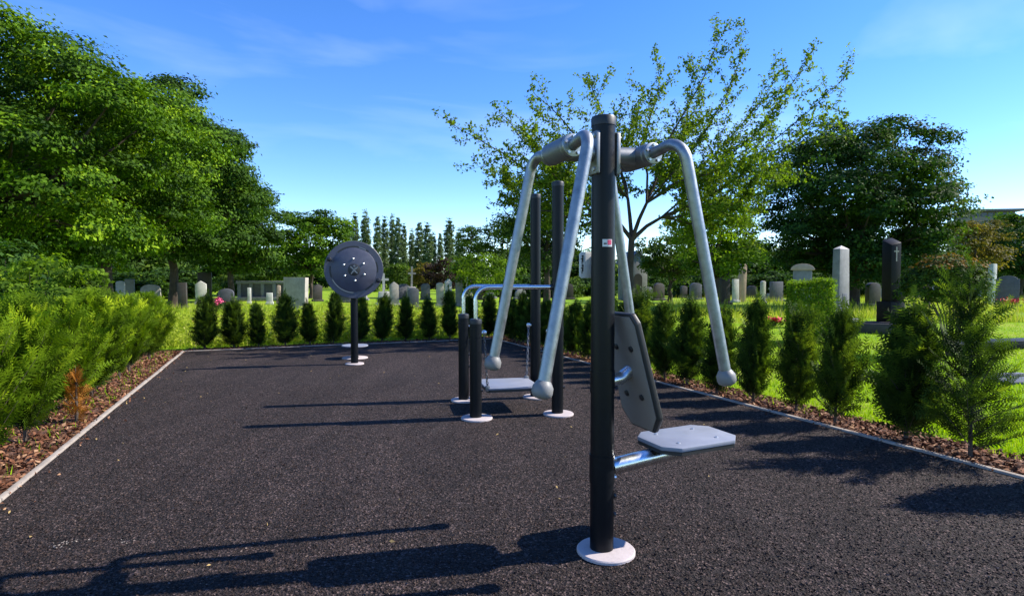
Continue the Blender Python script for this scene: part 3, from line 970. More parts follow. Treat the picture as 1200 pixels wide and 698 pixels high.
# ------------------------------------------------------------------ yews
def yew_mesh(name, H, Rm, nb, seed, mat, fat=0.62, elev=(28, 62), gap=0.05, wisp=0.15, spray=1.0, leafn=5, tint0=0.30, rust=0.0):
    """ascending branches carrying flat sprays of needles"""
    rng = np.random.default_rng(seed)
    # spray template: stem plus two rows of needles
    tv = []
    nn = leafn
    for k in range(nn):
        y = 0.12 + 0.88 * k / nn
        ln = 1.0 - 0.35 * k / nn
        for s in (-1, 1):
            wd = 0.5 / nn
            tv.append([(0, y - wd * 0.5, 0), (s * 0.34 * ln, y + 0.17, 0.05), (s * 0.03, y + wd * 0.9, 0.0)])
    tv.append([(-0.018, 0, 0), (0.018, 0, 0), (0, 1.0, 0)])
    tv.append([(0.0, 0.95, 0.0), (0.05, 1.12, 0.02), (-0.02, 1.0, 0)])
    tv = np.array(tv)                                # (T,3,3)
    O, D, L, TT, stems, NB = [], [], [], [], [], []
    for i in range(nb):
        t = 0.03 + 0.95 * (i + rng.random()) / nb
        a = i * 2.39996 + rng.normal() * 0.4
        prof = (min(1, t / 0.12 + 0.15) ** 0.45) * (1 - max(0, t - 0.22) / 0.80) ** fat
        l = Rm * (prof * (0.55 + 0.70 * rng.random()) + 0.05)
        if rng.random() < wisp: l *= 1.3 + 0.5 * rng.random()
        e = R(elev[0] + (elev[1] - elev[0]) * rng.random() + 22 * t * t)
        d = np.array([math.cos(a) * math.cos(e), math.sin(a) * math.cos(e), math.sin(e)])
        l = l / max(0.35, math.cos(e))
        l = min(l, Rm * 2.3)
        p0 = np.array([rng.normal() * 0.012, rng.normal() * 0.012, t * H * 0.92])
        stems.append((p0, p0 + d * l))
        bn = unit(np.cross(d, unit(rng.normal(size=3) * 0.6 + np.cross(np.array([0, 0, 1.0]), d))))
        bs = np.cross(bn, d)
        bt = rng.normal() * 0.17
        m = max(2, int(l * 0.85 / gap))
        for j in range(m):
            f = 0.18 + 0.82 * (j + rng.random() * 0.6) / m
            for s in (-1, 1):
                w = unit(d * 0.85 + bs * (0.75 * s) + rng.normal(size=3) * 0.14 + np.array([0, 0, 0.10]))
                O.append(p0 + d * l * f); D.append(w); NB.append(bn)
                L.append((0.065 + 0.07 * rng.random()) * spray)
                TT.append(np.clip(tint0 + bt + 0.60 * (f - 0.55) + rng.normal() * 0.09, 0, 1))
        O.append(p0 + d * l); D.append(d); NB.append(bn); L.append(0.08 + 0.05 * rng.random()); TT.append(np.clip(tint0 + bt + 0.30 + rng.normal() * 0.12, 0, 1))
    for k in range(14):                              # leader
        O.append(np.array([0, 0, H * (0.86 + 0.020 * k)])); D.append(unit(np.array([rng.normal() * .35, rng.normal() * .35, 1.0]))); NB.append(rand_dirs(1, rng)[0]); L.append(0.09); TT.append(0.6)
    O, D, L, TT = np.array(O), np.array(D), np.array(L), np.array(TT)
    n = len(O)
    X = unit(np.cross(D, unit(np.array(NB) + rng.normal(size=(n, 3)) * 0.22)))
    Z = np.cross(X, D)
    B = np.stack([X, D, Z], axis=1) * L[:, None, None]       # rows
    v = np.einsum('tkc,ncd->ntkd', tv, B) + O[:, None, None, :]
    tint = np.repeat(TT, tv.shape[0] * 3)
    v = v.reshape(-1, 3)
    kz = H / np.percentile(v[:, 2], 99.8)
    v[:, 2] *= kz
    stems = [(p * np.array([1, 1, kz]), q * np.array([1, 1, kz])) for p, q in stems]
    return np_mesh(name, v, 3, tint, mat), stems

def stem_mb(H, stems, r=0.018, every=2):
    m = MB()
    m.tube([(0, 0, -0.05), (0.004, 0, H * 0.4), (0, 0, H * 0.97)], [r, r * 0.7, 0.004], 7)
    for p, q in stems[::every]:
        m.tube([p, q], [0.005, 0.0015], 3, False)
    return m

YV = {}
def yew_proto(key, H, Rm, nb, seed, mat, **kw):
    me, stems = yew_mesh('foliage', H, Rm, nb, seed, mat, **kw)
    YV[key] = (me, stem_mb(H, stems).build('stem', M['barkl']).data)
    o = [o for o in COL.objects if o.data == YV[key][1]][0]
    bpy.data.objects.remove(o)
yew_proto('d1', 1.25, 0.175, 210, 1, M['yew'], spray=1.25, leafn=4, elev=(38, 68), fat=0.80)
yew_proto('d2', 1.20, 0.155, 200, 2, M['yew'], spray=1.25, leafn=4, elev=(40, 70), fat=0.72)
yew_proto('d3', 1.30, 0.18, 200, 3, M['yew'], spray=1.25, leafn=4, elev=(40, 70), fat=0.95, wisp=0.25)
yew_proto('s1', 1.40, 0.27, 98, 4, M['yew'], spray=1.12, fat=0.75, wisp=0.3, gap=0.05, elev=(22, 50), tint0=0.36)
yew_proto('s2', 1.25, 0.225, 120, 5, M['yewm'], spray=1.25, leafn=4, elev=(38, 68), fat=0.85, wisp=0.35, tint0=0.36)
yew_proto('h1', 1.35, 0.36, 185, 6, M['yewl'], spray=1.35, leafn=4, elev=(56, 80), fat=0.60, wisp=0.04, tint0=0.34)
yew_proto('h2', 1.30, 0.38, 190, 7, M['yewl'], spray=1.35, leafn=4, elev=(56, 80), fat=0.55, wisp=0.04, tint0=0.38)
yew_proto('h3', 1.42, 0.35, 180, 8, M['yewl'], spray=1.35, leafn=4, elev=(56, 80), fat=0.70, wisp=0.065, tint0=0.36)

def yew(key, loc, h, w, rz, label, group):
    t = thing('yew_shrub', label, 'shrub', (loc.x, loc.y, -0.02), rz, group)
    base = {'d1': 1.25, 'd2': 1.2, 'd3': 1.3, 's1': 1.4, 's2': 1.25, 'h1': 1.35, 'h2': 1.30, 'h3': 1.42}[key]
    rv = random.Random(int(loc.x * 977 + loc.y * 131))
    t.scale = (w * rv.uniform(0.86, 1.16), w * rv.uniform(0.86, 1.16), h / base * rv.uniform(0.91, 1.08))
    t.rotation_euler = (rv.uniform(-.06, .06), rv.uniform(-.06, .06), rz)
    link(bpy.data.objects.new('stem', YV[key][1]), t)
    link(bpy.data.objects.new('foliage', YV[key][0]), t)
    return t

# right hand row, from the camera side to the far corner
right_px = [(1142, 's1', 1.54, 1.0, 'tall loose yew shrub with tiered shoots, nearest at the right edge of the court'),
            (1065, 'd3', 1.40, 1.08, 'dense dark yew shrub with feathery top, second of the right row from the front'),
            (981, 's2', 1.22, 0.85, 'slim ragged yew shrub in the right row right before the clipped box bush'),
            (935, 's2', 1.28, 0.95, 'loose yew shrub with pale shoots in the right row left of the slim ragged one'),
            (884, 'd1', 1.26, 0.95, 'plump dark conical yew shrub just right of the lowest steel arm end'),
            (841, 'd2', 1.20, 1.0, 'yew shrub half hidden behind the right steel press arm'),
            (806, 'd1', 1.22, 0.9, 'yew shrub in the right row just above the grey seat'),
            (780, 'd3', 1.24, 0.9, 'yew shrub in the right row directly behind the tip of the backrest'),
            (755, 's2', 1.26, 1.0, 'yew shrub in the right row just right of the press machine post')]
for k, (px, key, h, w, lab) in enumerate(right_px):
    p, v = on_side(px, CW + 0.24 + 0.05 * math.sin(k * 2.3))
    yew(key, p, h, w, k * 1.3, lab, 'young yews along the right edge of the court')
v_last = v
k = 0
v = v_last + 0.62
while v < 0.2:
    p = W(CW + 0.30, v)
    yew(['d1', 'd2', 'd3'][k % 3], p, 1.2 + 0.06 * math.sin(k * 2.1), 0.95, k * 1.7 + 0.4,
        '%s dark yew of the right row counted from the press machine post to the corner' % ORD[k], 'young yews along the right edge of the court')
    v += 0.60; k += 1
for k, (vv, key) in enumerate(((-11.35, 'd3'), (-12.0, 's2'))):
    yew(key, W(CW + 0.34, vv), 1.35, 1.25, k + 0.3, ['yew shrub just past the right edge of the view, beside the tall loose yew', 'yew shrub two places past the tall loose yew of the right row'][k],
        'young yews along the right edge of the court')
# far row
far_px = [238, 273, 302, 334, 363, 390, 421, 447, 475, 503, 527, 551, 573]
for k, px in enumerate(far_px):
    p, u_ = on_row(px, 0.36 + 0.03 * math.sin(k * 1.9))
    yew(['d2', 'd1', 'd2', 'd1', 'd2', 'd3'][k % 6], p, (1.17 + 0.08 * math.sin(k * 2.7)) , 1.02 + 0.08 * math.cos(k * 1.7), k * 0.9,
        '%s dark yew from the left in the row along the far court edge' % ORD[k], 'young yews along the far edge of the court')
# left hedge
k = 0
v = -0.45
while v > -9.6:
    p = W(-0.47 + 0.07 * math.sin(k * 2.2), v)
    dist = -v
    yew(['h1', 'h2', 'h3'][k % 3], p, 1.24 + 0.09 * math.sin(k * 1.9 + 1) + 0.010 * dist, 0.88 + 0.08 * math.sin(k * 1.3), k * 1.9,
        '%s bright green yew of the dense left hedge, counted from its far end' % ORD[k], 'yews of the left hedge')
    v -= 0.72; k += 1
# a browned yew shoot in the hedge
me, stems_ = yew_mesh('foliage', 0.62, 0.10, 24, 77, M['rust'], gap=0.05, tint0=0.5)
t = thing('dead_yew', 'rust brown dead young yew in front of the left hedge', 'shrub', on_side(86, -0.20)[0] - Vector((0, 0, 0.02)), 0)
add_mesh('foliage', me, t)
stem_mb(0.62, stems_).build('stem', M['barkl'], t)

# ------------------------------------------------------------------ trees
def T(px, d): return spot(px, d)

tree('maple_tree', 'biggest leafy maple at the far left, its bright crown cut by the photo edge', 'tree', T(-14, 17), 4.9, 3.9, 5.3, M['maple'], 101,
     nl=30, leaf=0.165, dens=4.6, per=34, sigma=0.26, trunk_h=4.2, trunk_r=0.26, size=0.36, flat=0.1)
tree('maple_tree', 'bright green maple right of the biggest one, second of the left avenue', 'tree', T(126, 23.0), 4.3, 4.0, 5.3, M['maple'], 102,
     nl=28, leaf=0.18, dens=4.0, per=32, sigma=0.28, trunk_h=4.4, trunk_r=0.25, size=0.36, flat=0.1)
tree('maple_tree', 'tall deep green maple, third of the left avenue with rounded top', 'tree', T(203, 31), 4.4, 5.4, 6.5, M['maple2'], 103,
     nl=32, leaf=0.24, dens=3.8, per=26, sigma=0.32, trunk_h=5, trunk_r=0.26, size=0.38, flat=0.1)
tree('maple_tree', 'deep green maple at the right end of the left avenue, sloping down to the sky', 'tree', T(270, 39), 3.3, 4.4, 5.0, M['maple2'], 104,
     nl=28, leaf=0.26, dens=3.6, per=24, sigma=0.34, trunk_h=4, trunk_r=0.24, size=0.40, flat=0.1)
tree('maple_tree', 'dark maple standing behind the biggest one at the left', 'tree', T(40, 31), 5.0, 4.6, 6.3, M['maple2'], 105,
     nl=20, leaf=0.27, dens=2.4, per=22, sigma=0.34, trunk_h=4, trunk_r=0.26, size=0.40, flat=0.1)
tree('maple_tree', 'mid green round tree left of the arm wheel', 'tree', T(365, 47), 2.9, 3.0, 4.5, M['maple'], 106,
     nl=20, leaf=0.28, dens=2.6, per=24, sigma=0.32, trunk_h=3, trunk_r=0.2, size=0.40, flat=0.1)
tree('maple_tree', 'low spreading green tree between the left avenue and the arm wheel', 'tree', T(318, 55), 3.2, 1.5, 2.5, M['midleaf'], 107,
     nl=16, leaf=0.3, dens=2.2, per=24, sigma=0.36, trunk_h=2.4, trunk_r=0.2, size=0.42, flat=0.1)
# big dark tree and its neighbours at the right
tree('oak_tree', 'large dark rounded tree behind the stone obelisk', 'tree', T(1000, 31), 4.8, 4.9, 5.1, M['darkleaf'], 110,
     nl=40, leaf=0.22, dens=3.6, per=26, sigma=0.30, trunk_h=3.2, trunk_r=0.3, size=0.32, flat=0.05)
tree('lime_tree', 'lighter green tree against the right flank of the large dark tree', 'tree', T(1086, 30), 1.8, 2.2, 3.1, M['midleaf'], 111,
     nl=14, leaf=0.2, dens=3.4, per=22, sigma=0.28, trunk_h=2.2, trunk_r=0.16, flat=0.1)
tree('lime_tree', 'olive green low tree below the distant flat roofed building', 'tree', T(1140, 40), 2.1, 2.4, 3.5, M['autumn'], 112,
     nl=12, leaf=0.26, dens=2.6, per=22, sigma=0.3, trunk_h=2, trunk_r=0.16, flat=0.1)
tree('oak_tree', 'dark tree at the right edge of the photo beside the distant building', 'tree', T(1196, 46), 3.0, 3.1, 4.1, M['darkleaf'], 113,
     nl=16, leaf=0.28, dens=2.6, per=22, sigma=0.32, trunk_h=3, trunk_r=0.2, flat=0.05)
tree('lime_tree', 'bright lime green tree between the open crowned tree and the dark one', 'tree', T(838, 27), 2.2, 2.0, 3.2, M['lime'], 114,
     nl=20, leaf=0.19, dens=3.8, per=24, sigma=0.28, trunk_h=2.6, trunk_r=0.13, size=0.36, flat=0.0, inner=0.3)
tree('lime_tree', 'mid green round bush-like tree seen under the open crown', 'tree', T(785, 38), 2.2, 1.9, 2.9, M['midleaf'], 115,
     nl=14, leaf=0.24, dens=2.8, per=22, sigma=0.3, trunk_h=2, trunk_r=0.16, flat=0.1)
tree('oak_tree', 'dense dark green tree behind the two tall posts', 'tree', T(640, 27), 2.2, 2.9, 4.3, M['midleaf'], 116,
     nl=20, leaf=0.2, dens=3.0, per=22, sigma=0.28, trunk_h=3, trunk_r=0.2, size=0.38, flat=0.0, tint=0.25)
tree('hornbeam_tree', 'conical mid green tree left of the dense dark one', 'tree', T(588, 38), 2.0, 2.6, 3.4, M['midleaf'], 117,
     nl=16, leaf=0.24, dens=2.8, per=22, sigma=0.28, trunk_h=2.6, trunk_r=0.16, flat=0.0, tint=0.3)
tree('hornbeam_tree', 'pointed dark tree at the right end of the poplar row', 'tree', T(553, 62), 1.7, 3.6, 4.2, M['midleaf'], 118,
     nl=14, leaf=0.3, dens=2.4, per=22, sigma=0.3, trunk_h=3, trunk_r=0.16, flat=0.0, tint=0.3)
tree('hazel_shrub', 'yellow green spreading shrub left of the tall posts', 'shrub', T(566, 33), 1.9, 1.25, 1.7, M['lime'], 119,
     nl=14, leaf=0.2, dens=2.8, per=20, sigma=0.26, trunk_h=1, trunk_r=0.08, flat=0.0, tint=0.3)
tree('plum_shrub', 'dark purple leaved shrub below the poplars', 'shrub', T(518, 44), 1.5, 1.35, 1.75, M['purple'], 120,
     nl=12, leaf=0.22, dens=2.8, per=22, sigma=0.24, trunk_h=1, trunk_r=0.08, flat=0.0)
tree('hazel_shrub', 'brownish olive shrub left of the purple one', 'shrub', T(494, 46), 1.1, 1.2, 1.6, M['autumn'], 121,
     nl=10, leaf=0.22, dens=2.8, per=22, sigma=0.24, trunk_h=1, trunk_r=0.08, flat=0.0)
tree('hazel_shrub', 'green shrub at the foot of the poplars, right of the arm wheel', 'shrub', T(465, 48), 1.5, 1.2, 1.7, M['midleaf'], 122,
     nl=10, leaf=0.24, dens=2.6, per=22, sigma=0.26, trunk_h=1, trunk_r=0.08, flat=0.0)
tree('leafy_shrub', 'bright leafy shrub rising above the near end of the left hedge', 'shrub', T(58, 7.4), 0.62, 0.56, 1.26, M['lime'], 123, 
     nl=12, leaf=0.085, dens=26, per=16, sigma=0.075, trunk_h=0.8, trunk_r=0.03, flat=0.0, tint=0.35)
tree('leafy_shrub', 'dark leaved shrub behind the bright one at the left', 'shrub', T(-5, 8.6), 0.95, 0.70, 1.25, M['darkleaf'], 124,
     nl=12, leaf=0.10, dens=18, per=14, sigma=0.09, trunk_h=0.8, trunk_r=0.03, flat=0.0)

# poplars far behind
pop = [(407, 256, 8), (417, 250, 9), (429, 247, 10), (443, 252, 8), (451, 254, 8), (460, 252, 7.5), (467, 253, 7.5), (474, 262, 7), (483, 269, 7), (492, 259, 9),
       (501, 261, 10), (508, 273, 7), (516, 272, 6), (527, 256, 11), (538, 268, 8)]
pop_v = []
for i in range(3):
    rng = random.Random(40 + i)
    bl = []
    for k in range(20):
        f = k / 19
        w = 0.72 * (0.55 + 0.6 * math.sin(PI * min(1, 0.12 + f * 0.86)) ** 0.8) * (1.0 if k % 2 else 0.85)
        if k > 17: w *= 0.55
        bl.append((rng.uniform(-.16, .16), rng.uniform(-.16, .16), 1.4 + f * 10.8, w, w, 0.8))
    pop_v.append((crown_mesh('crown', M['poplar'], bl, 5.0, 26, 0.24, 0.22, 60 + i, 0.1, 0.3, 0.5, False), trunk_mb(9.5, 0.16, [], i).build('trunk', M['bark']).data))
for o in [o for o in COL.objects if o.name.startswith('trunk') and o.parent is None]: bpy.data.objects.remove(o)
for k, (px, py, w) in enumerate(pop):
    d = 96 + 6 * math.sin(k * 1.7)
    t = thing('poplar_tree', '%s tall narrow poplar from the left in the distant row' % ORD[k], 'tree', T(px, d), k * 1.1, 'distant row of poplars')
    s = hz(py, d) / 12.9
    ws = w * 1.08 / FPX * d / 1.75
    t.scale = (ws, ws, s)
    cme, tme = pop_v[k % 3]
    link(bpy.data.objects.new('trunk', tme), t)
    link(bpy.data.objects.new('crown', cme), t)

# tree belt closing the view
belt_v = []
for i in range(4):
    bl = lobes(4.0, 3.2, 3.0, 2.9, 16, 200 + i, 0.42, 0.0)
    belt_v.append((crown_mesh('crown', [M['midleaf'], M['maple2'], M['darkleaf'], M['midleaf']][i], bl, 2.0, 22, 0.40, 0.45, 300 + i, 0.15, 0.45),
                   trunk_mb(3.0, 0.22, [(b[0], b[1], b[2]) for b in bl[1::3]], i).build('trunk', M['bark']).data))
for o in [o for o in COL.objects if o.name.startswith('trunk') and o.parent is None]: bpy.data.objects.remove(o)
belt = [(-60, 62, 1.1), (20, 70, 1.2), (95, 58, 1.0), (170, 66, 1.1), (240, 74, 1.1), (330, 80, 0.7), (400, 84, 0.62), (470, 80, 0.55), (545, 78, 0.66), (610, 66, 0.85), (680, 60, 0.8),
        (745, 70, 0.75), (800, 62, 0.75), (860, 58, 0.85), (920, 64, 0.9), (985, 60, 0.9), (1050, 64, 0.85), (1110, 70, 0.75), (1165, 66, 0.66), (1225, 62, 0.9)]
belt += [(-90 + 58 * i_, 112 + 7 * math.sin(i_ * 2.3), 1.0 + 0.16 * math.sin(i_ * 1.7)) for i_ in range(24)]
belt.sort()
for k, (px, d, s) in enumerate(belt):
    t = thing('belt_tree', '%s tree from the left in the far belt of trees' % N2[k], 'tree', T(px, d), k * 1.37, 'far belt of trees')
    t.scale = (s * 1.15, s * 1.15, s)
    cme, tme = belt_v[k % 4]
    link(bpy.data.objects.new('trunk', tme), t)
    link(bpy.data.objects.new('crown', cme), t)

under = [(30, 44, .62), (75, 40, .55), (118, 46, .6), (160, 42, .5), (205, 47, .55), (285, 58, .5), (330, 60, .5), (425, 72, .5), (600, 52, .5), (655, 50, .45), (700, 54, .5), (760, 56, .45), (815, 50, .45), (870, 52, .5),
         (915, 50, .5), (960, 53, .52), (1005, 49, .5), (1060, 52, .5), (1105, 50, .45), (1150, 56, .45), (1200, 54, .5), (-20, 40, .6)]
for k, (px, d, s) in enumerate(sorted(under)):
    t = thing('understorey_bush', '%s low bush from the left in the shade under the far trees' % (ORD[k] if k < 20 else 'twenty-' + ORD[k - 20]), 'bush', T(px, d) - Vector((0, 0, 0.45)), k * 2.1, 'low bushes under the far trees')
    t.scale = (s * 1.25, s * 1.25, s * 0.85)
    cme, tme = belt_v[(1, 2, 0, 2)[k % 4]]
    link(bpy.data.objects.new('trunk', tme), t)
    link(bpy.data.objects.new('crown', cme), t)

# ---- the open crowned tree in the middle
def open_tree():
    d = 14.0
    base = T(739, d)
    t = thing('open_crowned_tree', 'slender open crowned tree with sparse small leaves spreading above the press machine', 'tree', base, 0)
    rng = np.random.default_rng(5)
    pr = random.Random(9)
    wood = MB()
    def lp(px, py, dy=0.0):
        dd = d + dy
        return Vector(((px - CX) / FPX * dd - base.x, dy, hz(py, dd)))
    fork = lp(740, 278)
    wood.tube([(0, 0, -0.1), (0.0, 0, 0.2), (0.03, 0, 1.1), lp(738, 320), fork], [0.17, 0.105, 0.088, 0.082, 0.075], 9)
    SC = [lp(712, 250, -.15), lp(735, 232, .25), lp(757, 238, -.2), lp(774, 255, .2)]
    for q_ in SC:
        wood.tube([fork - Vector((0, 0, 0.06)), fork.lerp(q_, 0.5) + Vector((0, 0, 0.03)), q_], [0.055, 0.046, 0.036], 7, False)
    P, N, TT = [], [], []
    def leaves_along(a, b, n):
        for _ in range(n):
            f = pr.random()
            p = np.array(a.lerp(b, f))
            k = pr.randint(2, 5)
            for _ in range(k):
                P.append(p + rng.normal(size=3) * 0.045)
                N.append(unit(rng.normal(size=3) + np.array([0, 0, 0.6])))
                TT.append(float(np.clip(0.45 + rng.normal() * 0.22, 0, 1)))
    def twig(p, dirv, ln, r, depth, leafy):
        n = 4
        pts = [p]
        dv = dirv.normalized()
        for i in range(n):
            dv = (dv + Vector((pr.gauss(0, .13), pr.gauss(0, .13), pr.gauss(0.05, .10)))).normalized()
            pts.append(pts[-1] + dv * ln / n)
        wood.tube(pts, [r * (1 - 0.8 * i / n) for i in range(n + 1)], 3 if r < 0.012 else 5, False)
        for i in range(n):
            leaves_along(pts[i], pts[i + 1], max(1, int(ln / n / 0.048 * leafy)))
        if depth > 0:
            m = max(2, int(ln / 0.20))
            for j in range(m):
                f = 0.2 + 0.8 * (j + pr.random()) / m
                i = min(n - 1, int(f * n))
                q = pts[i].lerp(pts[i + 1], f * n - i)
                sd = dv.cross(Vector((pr.gauss(0, 1), pr.gauss(0, 1), pr.gauss(0, 1)))).normalized()
                nd = (dv * 0.75 + sd * 0.8 + Vector((0, 0, 0.25))).normalized()
                twig(q, nd, ln * pr.uniform(0.28, 0.5) * (1.15 - 0.5 * f), r * 0.5, depth - 1, leafy)
    limbs = [([(700, 255), (640, 215), (590, 180), (537, 150)], -0.6, 1.0), ([(712, 245), (660, 205), (612, 165), (585, 130)], 0.9, 1.0),
             ([(722, 235), (690, 180), (660, 140), (628, 112)], -1.3, 1.0), ([(735, 225), (722, 170), (705, 130), (690, 96)], 0.6, 1.0),
             ([(748, 230), (752, 170), (762, 130), (772, 85)], -0.8, 1.0), ([(755, 235), (785, 165), (820, 95), (845, 36)], 0.3, 1.0),
             ([(760, 240), (800, 190), (832, 140), (862, 75)], -1.2, 1.0), ([(765, 245), (810, 205), (865, 150), (905, 95)], 1.4, 1.0),
             ([(770, 250), (830, 205), (890, 150), (938, 78)], -0.4, 1.0), ([(775, 255), (835, 225), (905, 165), (985, 92)], 0.8, 1.0),
             ([(775, 258), (840, 222), (910, 180), (968, 145)], -1.5, 0.9), ([(770, 262), (820, 235), (870, 205), (915, 195)], 1.8, 2.0),
             ([(705, 262), (650, 240), (610, 230), (575, 205)], 1.6, 2.0), ([(715, 262), (680, 235), (655, 215), (625, 175)], -1.8, 2.0),
             ([(745, 245), (765, 215), (790, 190), (800, 150)], 2.2, 2.0), ([(735, 245), (715, 215), (690, 195), (672, 160)], 2.4, 2.0),
             ([(768, 262), (800, 245), (840, 238), (880, 235)], -1.4, 2.0), ([(752, 240), (775, 195), (800, 160), (815, 120)], 1.0, 1.0)]
    limbs += [([(772, 262), (815, 250), (860, 245), (895, 215)], 0.8, 1.8), ([(712, 262), (668, 255), (630, 246), (598, 232)], -0.7, 1.8), ([(775, 262), (805, 262), (838, 262), (870, 268)], 1.6, 1.8),
              ([(712, 262), (690, 262), (665, 268), (640, 262)], 1.2, 1.6), ([(757, 240), (790, 215), (830, 205), (868, 180)], -2.2, 1.6), ([(740, 235), (728, 200), (735, 165), (745, 130)], 1.8, 1.4)]
    for pts, dep, leafy in limbs:
        if leafy <= 1.1: leafy *= 0.72
        s0 = lp(*pts[0])
        s0 = min(SC, key=lambda q_: (q_ - s0).length)
        P3 = [s0] + [lp(px, py, dep * (i + 1) / len(pts)) for i, (px, py) in enumerate(pts) if i > 0]
        cur = []
        for i in range(len(P3) - 1):              # smooth the limb a little
            for f in (0, 0.5):
                q = P3[i].lerp(P3[i + 1], f)
                cur.append(q + Vector((pr.gauss(0, .03), pr.gauss(0, .03), pr.gauss(0, .03))) * (1 if len(cur) else 0))
        cur.append(P3[-1])
        n = len(cur)
        wood.tube(cur, [0.026 * (1 - 0.90 * i / (n - 1)) + 0.003 for i in range(n)], 6, False)
        for i in range(1, n - 1):
            seg = cur[i + 1] - cur[i]
            dv = seg.normalized()
            m = max(2, int(seg.length / 0.15))
            for j in range(m):
                q = cur[i].lerp(cur[i + 1], (j + pr.random()) / m)
                sd = dv.cross(Vector((pr.gauss(0, 1), pr.gauss(0, 1), pr.gauss(0, 1)))).normalized()
                nd = (dv * 0.7 + sd * 0.9 + Vector((0, 0, 0.04))).normalized()
                frac = i / n
                twig(q, nd, pr.uniform(0.35, 1.15) * (1.35 - 0.85 * frac), 0.007, 1, leafy)
            leaves_along(cur[i], cur[i + 1], int(seg.length / 0.07))
        twig(cur[-1], (cur[-1] - cur[-2]), 0.26, 0.005, 1, leafy)
    wood.build('trunk', M['bark'], t)
    v = leaf_quads(np.array(P), np.array(N), 0.075, rng, 0.6)
    add_mesh('crown', np_mesh('crown', v, 4, np.repeat(np.array(TT), 4), M['open']), t)
open_tree()

# ------------------------------------------------------------------ bushes among the graves
def box_bush():
    p = T(950, 13.6)
    t = thing('clipped_bush', 'box clipped bright green bush with a flat lit top, left of the stone obelisk', 'shrub', p, R(-24))
    rng = np.random.default_rng(3)
    n = 15000
    f = rng.integers(0, 5, n)
    a, b = rng.random(n) * 2 - 1, rng.random(n) * 2 - 1
    hx, hy, h = 0.44, 0.40, 1.38
    pos = np.zeros((n, 3)); nr = np.zeros((n, 3))
    for k, (ax, sg) in enumerate(((0, -1), (0, 1), (1, -1), (1, 1), (2, 1))):
        m = f == k
        if ax == 0: pos[m] = np.column_stack([np.full(m.sum(), sg * hx), a[m] * hy, (b[m] * 0.5 + 0.5) * h])
        elif ax == 1: pos[m] = np.column_stack([a[m] * hx, np.full(m.sum(), sg * hy), (b[m] * 0.5 + 0.5) * h])
        else: pos[m] = np.column_stack([a[m] * hx, b[m] * hy, np.full(m.sum(), h)])
        nr[m, ax] = sg
    pos += rng.normal(size=(n, 3)) * 0.040 + np.sin(pos[:, [1, 2, 0]] * 6) * 0.035
    nr = unit(nr + rng.normal(size=(n, 3)) * 0.5 + np.array([0, 0, 0.25]))
    add_mesh('foliage', np_mesh('foliage', leaf_quads(pos, nr, 0.05, rng), 4, np.repeat(np.clip(0.45 + rng.normal(size=n) * 0.2, 0, 1), 4), M['lime']), t)
    st_ = MB()
    for k in range(7):
        an = k * 0.9
        st_.tube([(0.05 * math.cos(an), 0.05 * math.sin(an), -0.05), (0.3 * math.cos(an), 0.3 * math.sin(an), 1.2)], [0.02, 0.008], 5)
    st_.build('stem', M['barkl'], t)
box_bush()

def photinia():
    p = T(1108, 11.2)
    t = thing('red_tipped_shrub', 'round topped shrub with red tipped leaves on bare slanting stems, behind the tall loose yew', 'shrub', p, 0)
    bl = [(0, 0, 1.45, 0.62, 0.55, 0.42), (-0.5, 0.1, 1.2, 0.3, 0.3, 0.26), (-0.36, 0, 1.42, 0.36, 0.36, 0.28), (0.38, 0.05, 1.45, 0.36, 0.36, 0.30), (0.1, 0.2, 1.72, 0.40, 0.4, 0.22),
          (-0.22, -0.15, 1.66, 0.36, 0.36, 0.22), (0.28, -0.15, 1.30, 0.30, 0.3, 0.24), (0.55, 0.1, 1.68, 0.25, 0.25, 0.16)]
    rng = np.random.default_rng(8)
    me = crown_mesh('foliage', M['photinia'], bl, 95, 15, 0.058, 0.06, 88, 0.15, 0.5, 0.42)
    at = me.attributes['tint'].data
    n = len(at)
    co = np.zeros(len(me.vertices) * 3, np.float32); me.vertices.foreach_get('co', co); co = co.reshape(-1, 3)
    tv = np.zeros(n, np.float32); at.foreach_get('value', tv)
    tv = np.clip(np.where((co[:, 2] > 1.66) & (np.repeat(rng.random(n // 4), 4) > 0.6), 0.95, np.minimum(tv, 0.75)), 0, 1)
    at.foreach_set('value', tv.astype(np.float32))
    add_mesh('foliage', me, t)
    st_ = MB()
    for k in range(9):
        an = 2 * PI * k / 9
        st_.tube([(0.12 + 0.05 * math.cos(an), 0.05 * math.sin(an), -0.05), (0.10 + 0.18 * math.cos(an), 0.15 * math.sin(an), 0.7), (0.42 * math.cos(an), 0.35 * math.sin(an), 1.40)], [0.018, 0.014, 0.007], 6)
    st_.build('stem', M['barkl'], t)
photinia()

# ------------------------------------------------------------------ graves
def xz(y0): return lambda a, b, t: (a, t, b)
def arch(w, h, rise, n=9):
    """upright slab outline with a curved top"""
    pts = [(-w / 2, 0), (w / 2, 0), (w / 2, h - rise)]
    for k in range(1, n):
        a = PI * k / n
        pts.append((w / 2 * math.cos(a), h - rise + rise * math.sin(a)))
    pts.append((-w / 2, h - rise))
    return pts
def grave(label, px, d, rz=0.0, name='gravestone', cat='gravestone'):
    return thing(name, label, cat, T(px, d), rz)
def stone(t, poly, th, mat, name='slab', z=0.0, bevel=0.012, y=0.0):
    return MB().prism([(a, b + z) for a, b in poly], xz(0), y - th / 2, y + th / 2).build(name, M[mat], t, bevel=bevel)
def plinth(t, w, h, dp, mat, z=-0.04, name='plinth'):
    return MB().box((0, 0, z + h / 2), (w, dp, h)).build(name, M[mat], t, bevel=0.012)

